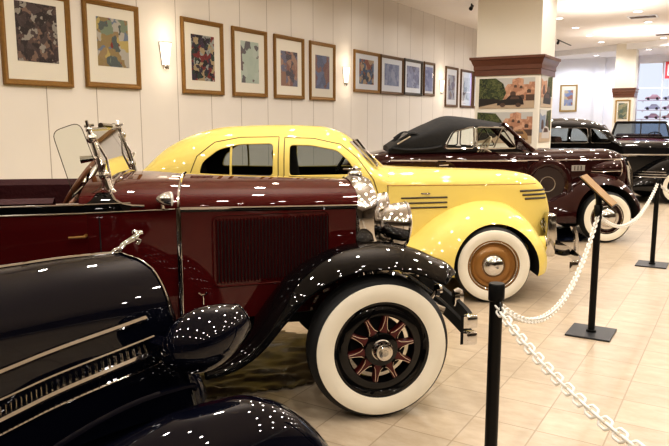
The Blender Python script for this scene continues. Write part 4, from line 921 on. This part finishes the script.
# ------------------------------------------------------------------ black sedan behind the column
def black_sedan():
    loc, rz = place(7.17, 13.92, -2, .84)
    R = car('vintage_car', loc, rz, 'long black sedan parked behind the big column and maroon convertible')
    SH = lambda K: [((k[0]-.37) if k[0] <= -.74 else k[0]*1.5, *k[1:]) if k[0] < 0 else k for k in K]
    bd = Body(SH([(-4.2, .26, .48, .6, .72), (-4.0, .48, .4, .86, 1.0), (-3.6, .63, .35, 1.05, 1.28), (-3.2, .69, .32, 1.16, 1.53), (-2.8, .71, .3, 1.22, 1.69), (-2.3, .72, .3, 1.24, 1.765), (-1.8, .72, .3, 1.24, 1.785), (-1.42, .71, .3, 1.24, 1.765), (-1.12, .69, .3, 1.23, 1.67), (-.86, .65, .3, 1.19, 1.41), (-.76, .62, .3, 1.16, 1.305), (-.3, .52, .3, 1.13, 1.305), (.32, .38, .35, 1.08, 1.27), (.58, .26, .4, 1.0, 1.19), (.72, .14, .45, .86, 1.02), (.77, .04, .5, .65, .75)]), 2.7, .05)
    sh = bd.loft(-4.57, -1.11, 70).build('body', [BLCK, INTR], None)
    inn = MB(); inn.rings([bd.ring(x, .05) for x in lin(-3.67, -1.27, 36)]); cs = [inn.build('cutter', INTR)]
    w1 = SH([(-1.50, 1.265), (-1.50, 1.575), (-2.36, 1.575), (-2.36, 1.265)]); w0 = SH([(-2.44, 1.265), (-2.44, 1.575), (-2.75, 1.56), (-2.95, 1.45), (-3.05, 1.265)]); w2 = SH([(-1.44, 1.265), (-1.44, 1.572), (-1.28, 1.55), (-1.12, 1.43), (-1.00, 1.265)])
    for w in (w0, w1, w2): cs.append(MB().prism(winpts(w), 'y', -1, 1).build('cutter', BLCK))
    cs.append(MB().prism(winpts([(-.5, 1.33), (.5, 1.33), (.44, 1.61), (-.44, 1.61)]), 'x', -1.67, -1.12).build('cutter', BLCK))
    boolean(sh, cs, 40); sh.parent = R
    for w in (w0, w1, w2): side_glass(bd, w, R, mat=GLASSD, trim=CHRD)
    bd.loft(-1.11, .77, 50).build('hood', CHAR, R)
    mb = MB(); mb.face([(-1.26, -.52, 1.32), (-1.26, .52, 1.32), (-1.47, .45, 1.62), (-1.47, -.45, 1.62)]); g = mb.build('windscreen', GLASSD, R, smooth=False)
    mb = MB(); mb.tube([(-1.235, -.53, 1.325), (-1.22, 0, 1.325), (-1.235, .53, 1.325), (-1.455, .46, 1.63), (-1.455, -.46, 1.63)], .012, 6, closed=True); mb.build('windscreen_trim', CHRM, g)
    for x0 in (-2.3, -3.3):
        mb = MB(); mb.box((x0+.2, 0, .75), (.5, 1.1, .25), .06); mb.build('seat', TANL, R)
        mb = MB(); mb.box((0, 0, 0), (.17, 1.14, .66), .07, M=Matrix.Translation((x0-.1, 0, 1.06)) @ Matrix.Rotation(-.18, 4, 'Y')); mb.build('backrest', TANL, R)
    kf = [(-1.25, .42, .64, .30), (-1.0, .54, .74, .29), (-.75, .70, .83, .28), (-.5, .86, .88, .27), (-.25, .96, .91, .27), (0, 1.0, .92, .27), (.25, .95, .91, .27), (.45, .82, .87, .27), (.58, .66, .78, .29), (.65, .50, .62, .32)]
    kr = [(-4.15, .4, .5, .3), (-4.05, .62, .7, .28), (-3.8, .84, .84, .28), (-3.4, .92, .88, .28), (-3.0, .82, .86, .28), (-2.7, .6, .76, .29), (-2.4, .42, .66, .31)]
    f = pchip(kf)
    for sd in (-1, 1):
        mb = MB(); bd.strip(mb, (-2.6, 1.02), (.0, 1.0), .030, .002, 40, sides=(sd,)); mb.build('side_moulding', CHRD, R)
        mb = MB(); y = bd.y(.02, 1.0); mb.box((.0, sd*(y+.02), 1.0), (.13, .04, .085), .01); mb.build('hood_badge', CHRM, R)
        pontoon('front_fender', kf, .22, sd, BLCK, R, (0, .37, .40)); pontoon('rear_fender', kr, .3, sd, BLCK, R, (-3.35, .36, .38))
        for i, z in enumerate((.665, .615, .565)):
            mb = MB(); pts = []
            for x in lin(-.92+.02*i, -.28+.012*i, 14):
                zt, wo, zb = f(x); s = (z-zb-.05)/(zt-zb-.05); th = math.asin(min(max(s, 0)**(2.4/2), 1)); pts.append((x, sd*(.22+(wo-.22)*math.cos(th)**(2/2.4)+.004), z))
            mb.tube(pts, .009, 6); mb.build('fender_strip', CHRM, R)
        M = Matrix.Translation((.60, sd*.50, .86)); mb = MB(); teardrop(mb, M, .35, .11); l = mb.build('head_lamp', BLCK, R); lamp_lens(.1, M).build('lens', LENS, l)
        mb = MB(); mb.box((-1.8, sd*.68, .33), (1.3, .2, .05), .02); mb.build('running_board', STRIPE, R)
    st = dict(ri=.225, ww=(.235, .328), discs=[('rim', BLCK, [(.236, .012), (.23, .003), (.215, .02), (.178, .012)], False), ('hub_cap', CHRM, [(.001, -.05), (.07, -.043), (.125, -.016), (.165, .0), (.178, .014)], False)])
    for x in (0, -3.35):
        for sd in (-1, 1): wheel(R, x, sd*.84, sd, .365, .18, st, 40)
        mb = MB(); mb.tube([(x, -.7, .37), (x, .7, .37)], .05, 8); mb.build('axle', WELL, R)
    mb = MB(); mb.box((-1.6, 0, .42), (4.2, .7, .24), .02); mb.build('chassis', WELL, R)
    return R
black_sedan()

# ------------------------------------------------------------------ open car at the back, facing us
def far_car():
    R = car('vintage_car', (7.63, 16.75, 0), math.radians(-112), 'wine red open car far back, seen by its wide windscreen under the far column')
    bd = Body([(-3.9, .35, .45, .7, .8), (-3.6, .6, .38, .95, 1.08), (-3.0, .72, .33, 1.1, 1.24), (-2.2, .76, .3, 1.14, 1.27), (-1.2, .76, .3, 1.15, 1.29), (-.9, .74, .3, 1.15, 1.29), (-.2, .6, .32, 1.1, 1.25), (.4, .45, .36, 1.0, 1.16), (.6, .3, .42, .85, 1.0), (.66, .1, .5, .7, .8)], 3., .05)
    b_ = bd.loft(-3.9, .66, 70).build('body', [WINE, INTR], None); cu = MB().prism([(-2.9, -.62), (-1.1, -.64), (-1.1, .64), (-2.9, .62)], 'z', .6, 2).build('cutter', INTR); boolean(b_, [cu], 40); b_.parent = R
    mb = MB(); out = winpts([(-.70, 1.30), (.70, 1.30), (.60, 1.69), (-.60, 1.69)]); P = lambda y, z: (-.92-(z-1.3)*.5, y, z)
    mb.face([P(*p) for p in out]); g = mb.build('windscreen', GLASSB, R, smooth=False)
    mb = MB(); mb.tube([P(*p) for p in out], .032, 8, closed=True); mb.tube([P(0, 1.30), P(0, 1.69)], .014, 6); mb.build('windscreen_frame', BLCK, g)
    for x0 in (-1.75, -2.75):
        mb = MB(); mb.box((x0+.2, 0, .8), (.5, 1.15, .25), .06); mb.build('seat', LEAT, R)
        mb = MB(); mb.box((x0-.1, 0, 1.08), (.18, 1.15, .58), .07); mb.build('backrest', LEAT, R)
    M = Matrix.Translation((-1.35, .35, 1.28)) @ Matrix.Rotation(-1., 4, 'Y')
    mb = MB(); mb.tube([(.19*math.cos(a), .19*math.sin(a), 0) for a in lin(0, 2*PI, 25)[:-1]], .014, 6, closed=True, M=M); mb.tube([(0, 0, 0), (0, 0, -.35)], .02, 6, M=M); mb.tube([(-.19, 0, 0), (.19, 0, 0)], .01, 6, M=M); mb.build('steering_wheel', BLCK, R)
    for sd in (-1, 1):
        pontoon('front_fender', [(-1.0, .5, .7, .3), (-.6, .78, .84, .28), (-.1, .95, .88, .28), (.3, .9, .86, .28), (.55, .66, .72, .3), (.62, .5, .55, .33)], .25, sd, WINE, R, (0, .36, .40)); pontoon('rear_fender', [(-3.9, .4, .5, .3), (-3.8, .6, .7, .28), (-3.3, .9, .88, .28), (-2.8, .76, .84, .28), (-2.4, .45, .7, .3)], .3, sd, WINE, R, (-3.1, .36, .4))
        mb = MB(); mb.tube([(-.85, sd*.72, 1.3), (-.82, sd*.80, 1.36), (-.82, sd*.84, 1.40)], .012, 6); mb.box((-.84, sd*.86, 1.43), (.03, .14, .09), .012); mb.build('side_mirror', CHRM, R)
        M = Matrix.Translation((.50, sd*.5, .86)); mb = MB(); teardrop(mb, M, .3, .1); l = mb.build('head_lamp', WINE, R); lamp_lens(.09, M).build('lens', LENS, l)
    st = dict(ri=.225, ww=(.235, .328), discs=[('rim', WINE, [(.236, .012), (.23, .003), (.215, .02), (.178, .012)], False), ('hub_cap', CHRM, [(.001, -.05), (.07, -.043), (.125, -.016), (.178, .014)], False)])
    for x in (0, -3.1):
        for sd in (-1, 1): wheel(R, x, sd*.84, sd, .365, .18, st, 32)
        mb = MB(); mb.tube([(x, -.7, .37), (x, .7, .37)], .05, 8); mb.build('axle', WELL, R)
    mb = MB(); mb.box((-1.5, 0, .42), (3.8, .7, .24), .02); mb.build('chassis', WELL, R)
far_car()

# ------------------------------------------------------------------ navy car in the foreground
def navy_car():
    a = math.radians(38); R = car('vintage_car', (-.8895, 2.7053, 0), a, 'dark navy car nearest the camera with teardrop head lamp and leaping mascot')
    hd = Body([(-1.5, .46, .52, 1.02, 1.20), (-1.0, .41, .52, 1.01, 1.20), (-.5, .335, .52, .98, 1.165), (-.2, .285, .54, .965, 1.172), (0, .25, .52, .93, 1.168)], 2.1, .02)
    def shear(p):
        s = min(max((p[0]+.42)/.42, 0), 1); s = s*s*(3-2*s); z = p[2]; g = 0.
        K = [(1.172, 0), (1.155, .045), (1.12, .075), (1.06, .09), (.97, .105), (.84, .135), (.5, .205)]
        for (z0, g0), (z1, g1) in zip(K, K[1:]):
            if z <= z0: g = g0+(g1-g0)*min((z0-z)/(z0-z1), 1)
        return (p[0]+s*g, p[1], p[2])
    def shm(mb): mb.v = [shear(p) for p in mb.v]; return mb
    shm(hd.loft(-1.5, 0, 60)).build('hood', NAVY, R)
    mb = MB(); r0 = hd.ring(0); mb.rings([[(x, p[1]*k, .8+(p[2]-.8)*k) for p in r0] for x, k in ((.002, .99), (.02, .94), (.035, .8), (.04, .5))]); shm(mb).build('grille', BLCK, R)
    mb = MB(); mb.tube([(p[0]+.003, p[1]*1.008, p[2]+.002) for p in hd.ring(0)[1:-1]], .0055, 6); shm(mb).build('shell_edge', CHRM, R)
    mb = MB(); mb.tube([(x, 0, hd.f(x)[3]+.002) for x in lin(-1.5, 0., 40)], .007, 6); mb.build('hood_centre_strip', CHRM, R)
    cowl = Body([(-3.6, .5, .45, .9, 1.0), (-3.2, .66, .38, 1.05, 1.4), (-2.7, .70, .34, 1.12, 1.62), (-2.1, .70, .32, 1.14, 1.66), (-1.95, .68, .32, 1.14, 1.6), (-1.65, .60, .36, 1.1, 1.25), (-1.5, .47, .5, 1.03, 1.205)], 2.6, .05)
    cowl.loft(-3.6, -1.5, 50).build('body', NAVY, R)
    mb = MB()
    for sd in (-1, 1): mb.face([(x, sd*(cowl.y(x, z)+.006), z) for x, z in dense(winpts([(-2.9, 1.16), (-2.8, 1.45), (-2.1, 1.46), (-1.86, 1.16)]), .05)])
    mb.build('side_window', BLCK, R, smooth=False)
    for sd in (-1, 1):
        def tr(a_, b_, r, nm, m): mb = MB(); hd.strip(mb, a_, b_, r, .003, 40, sides=(sd,)); shm(mb).build(nm, m, R)
        tr((-1.35, .755), (-.095, .957), .0115, 'upper_spear', CHRM); tr((-1.35, .64), (-.085, .877), .0055, 'louvre_trim', CHRM)
        tr((-1.30, .56), (-.08, .82), .012, 'lower_spear', CHRM); tr((-1.20, .535), (-.08, .768), .0055, 'lower_trim', CHRM)
        mb = MB(); mb2 = MB()
        for i in range(56):
            x = -1.05+.93*i/55; zc = .815+(x+.08)*.215
            for row, (z0, z1) in enumerate(((zc+.014, zc+.050-.006*x), (zc-.042, zc-.014))):
                [mb, mb2][row].rings([[(x-.006, sd*(hd.y(x, z)-.002), z), (x+.001, sd*(hd.y(x, z)+.010), z), (x+.004, sd*(hd.y(x, z)-.002), z)] for z in (z0, z1)])
        shm(mb).build('hood_louvre', CHRD, R); shm(mb2).build('hood_louvre', NAVY, R)
        # head lamp and bracket
        M = Matrix.Translation((.325, sd*.43, .935)) @ Matrix.Rotation(-.30, 4, 'Y') @ Matrix.Rotation(-sd*.02, 4, 'Z')
        mb = MB(); teardrop(mb, M, .35, .119, n=36, full=True); l = mb.build('head_lamp', NAVY, R); lamp_lens(.056, M).build('lens', LENS, l); lamp_rim(.058, .003, M, 36).build('rim', NAVY, l)
        mb = MB(); mb.rings([[(x, sd*y-.0, z-h), (x+w, sd*y, z-h*.6), (x+w, sd*y, z+h*.6), (x, sd*y, z+h), (x-w, sd*y, z+h*.6), (x-w, sd*y, z-h*.6)] for x, y, z, w, h in ((.02, .20, .835, .06, .055), (.04, .26, .835, .05, .045), (.08, .34, .83, .045, .04), (.12, .42, .83, .06, .04))]); mb.build('lamp_bracket', NAVY, R)
        # teardrop front fender
        fy = .64 if sd < 0 else .56
        rings = []; f = pchip([(-.95, .34, .10, .20), (-.7, .47, .15, .20), (-.45, .59, .18, .20), (-.2, .675, .195, .20), (.0, .708, .20, .20), (.18, .705, .20, .20), (.33, .66, .195, .20), (.45, .57, .185, .20), (.55, .44, .165, .22), (.605, .32, .12, .24)])
        for x in lin(-.95, .605, 40):
            zt, w, zb = f(x); r = []
            for k in range(25):
                t = PI*k/24; c = math.cos(t); r.append((x, sd*fy-w*(1 if c > 0 else -1)*abs(c)**.8, zb+(zt-zb)*math.sin(t)**.75))
            rings.append(r)
        mb = MB(); mb.rings(rings); fo = mb.build('front_fender', [NAVY, WELL], None, angle=50)
        c = MB(); c.lathe([(.30, -.10), (.30, .30)], 40, cap=True); co = c.build('cutter', WELL, M=Matrix.Translation((.12, sd*(fy+.22), .15))); boolean(fo, [co], 50); fo.parent = R
        mb = MB(); mb.rings([[(x, sd*.24, z+.06), (x, sd*.34, z+.01), (x, sd*.50, z)] for x, z in ((-.9, .34), (-.5, .42), (-.1, .46), (.15, .45), (.3, .40))], False, False); mb.build('catwalk', NAVY, R)
        mb = MB(); mb.tube(catmull([(-.62, sd*.47, .515), (-.40, sd*.46, .63), (-.15, sd*.46, .705), (.06, sd*.47, .725), (.10, sd*.48, .715)], 5), .014, 8); mb.build('fender_rib', NAVY, R)
        st = dict(ri=.225, ww=(.235, .32), discs=[('rim', NAVY, [(.236, .012), (.23, .003), (.215, .02), (.12, .012)], False), ('hub_cap', CHRM, [(.001, -.04), (.07, -.03), (.12, .0), (.13, .014)], False)])
        for x in (.12, -2.9): wheel(R, x, sd*(fy+.06 if x > 0 else .72), sd, .345, .16, st, 40)
        pontoon('rear_fender', [(-3.7, .4, .5, .3), (-3.5, .7, .74, .26), (-3.1, .86, .84, .26), (-2.7, .8, .82, .26), (-2.4, .5, .7, .28)], .3, sd, NAVY, R, (-2.9, .34, .38))
        mb = MB(); mb.box((-1.7, sd*.62, .31), (1.4, .2, .05), .02); mb.build('running_board', BLCK, R)
    for i in range(9):
        mb = MB(); z = .62+.045*i; mb.tube([(.042, y, z) for y in lin(-.14, .14, 5)], .006, 6); shm(mb).build('grille_bar', CHRM, R)
    mb = MB(); mb.box((-1.2, 0, .40), (2.9, .5, .2), .02); mb.build('chassis', WELL, R)
    # leaping mascot
    z0 = 1.170; mb = MB()
    mb.tube(catmull([(-.035, 0, z0+.006), (-.005, 0, z0+.022), (.015, 0, z0+.045), (.05, 0, z0+.062), (.085, 0, z0+.078), (.105, 0, z0+.098), (.122, 0, z0+.104), (.135, 0, z0+.096)], 3), [.004, .005, .006, .008, .010, .012, .013, .014, .014, .015, .016, .017, .018, .018, .016, .014, .013, .014, .013, .012, .008, .005], 8)
    for s in (-1, 1):
        mb.tube(catmull([(.025, s*.008, z0+.050), (.005, s*.012, z0+.030), (-.03, s*.012, z0+.022), (-.05, s*.012, z0+.006)], 3), [.011, .011, .010, .009, .008, .007, .006, .005, .004, .004], 6)
        mb.tube(catmull([(.085, s*.010, z0+.074), (.112, s*.013, z0+.062), (.105, s*.013, z0+.046), (.095, s*.013, z0+.040)], 3), [.009, .009, .008, .007, .006, .005, .005, .004, .004, .004], 6)
        mb.tube(catmull([(.105, s*.008, z0+.108), (.095, s*.016, z0+.118), (.082, s*.018, z0+.112), (.082, s*.018, z0+.100)], 3), .004, 6)
    mb.tube([(-.03, 0, z0-.004), (.0, 0, z0+.012), (.02, 0, z0+.03)], [.008, .008, .006], 6); mb.build('mascot', CHRM, R, angle=60, M=Matrix.Translation((-.005, 0, z0-.004)) @ Matrix.Scale(.74, 4) @ Matrix.Translation((.02, 0, -z0)))
navy_car()

# ------------------------------------------------------------------ crumpled sheets under the cars
def tarp(name, outline, col, label, seed, amp=.035):
    m = pm(name+'_film', col, .42, coat=.1, noise=.55, nscale=6)
    r_ = random.Random(seed); from mathutils import noise
    xs = [p[0] for p in outline]; ys = [p[1] for p in outline]
    def inside(x, y):
        c = False
        for i in range(len(outline)):
            (x1, y1), (x2, y2) = outline[i-1], outline[i]
            if (y1 > y) != (y2 > y) and x < (x2-x1)*(y-y1)/(y2-y1)+x1: c = not c
        return c
    st = .03; nx = int((max(xs)-min(xs))/st); ny = int((max(ys)-min(ys))/st); idx = {}; vs = []; fs = []
    def V(i, j):
        if (i, j) not in idx:
            x = min(xs)+i*st; y = min(ys)+j*st
            h = abs(noise.noise(Vector((x*4+seed, y*9, 0))))*amp+abs(noise.noise(Vector((x*11, y*17+seed, 3))))*amp*.5
            idx[(i, j)] = len(vs); vs.append((x, y, .004+h))
        return idx[(i, j)]
    for i in range(nx):
        for j in range(ny):
            if inside(min(xs)+(i+.5)*st, min(ys)+(j+.5)*st): fs.append((V(i, j), V(i+1, j), V(i+1, j+1), V(i, j+1)))
    b = MB(); b.add(vs, fs); o = b.build('ground_sheet', m); tag(o, label, 'sheet'); return o
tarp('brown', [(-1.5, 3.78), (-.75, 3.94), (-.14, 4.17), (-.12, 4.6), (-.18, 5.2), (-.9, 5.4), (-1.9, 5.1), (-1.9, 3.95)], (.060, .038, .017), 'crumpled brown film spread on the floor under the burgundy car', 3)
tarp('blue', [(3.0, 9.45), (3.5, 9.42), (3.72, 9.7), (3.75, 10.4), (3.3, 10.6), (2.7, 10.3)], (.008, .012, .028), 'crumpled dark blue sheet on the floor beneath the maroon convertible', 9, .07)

# ------------------------------------------------------------------ world and camera
w = bpy.data.worlds.new('world'); bpy.context.scene.world = w; w.use_nodes = True
w.node_tree.nodes['Background'].inputs[0].default_value = (.82, .82, 1, 1); w.node_tree.nodes['Background'].inputs[1].default_value = 1.25
cd = bpy.data.cameras.new('camera'); cam = bpy.data.objects.new('camera', cd); C.objects.link(cam)
cd.sensor_width = 36; cd.lens = 36*670/669; cd.clip_end = 200; cd.clip_start = .05
cam.location = (0, 0, 1.7); cam.rotation_euler = (PI/2-math.atan(101/670), 0, 0)
bpy.context.scene.camera = cam
sc = bpy.context.scene
sc.view_settings.view_transform = 'Standard'; sc.view_settings.look = 'Medium High Contrast'; sc.view_settings.exposure = -.24
sc.cycles.use_denoising = True; sc.cycles.max_bounces = 8; sc.cycles.diffuse_bounces = 4; sc.cycles.glossy_bounces = 4; sc.cycles.transparent_max_bounces = 16
sc.cycles.caustics_reflective = False; sc.cycles.caustics_refractive = False; sc.cycles.sample_clamp_indirect = 6
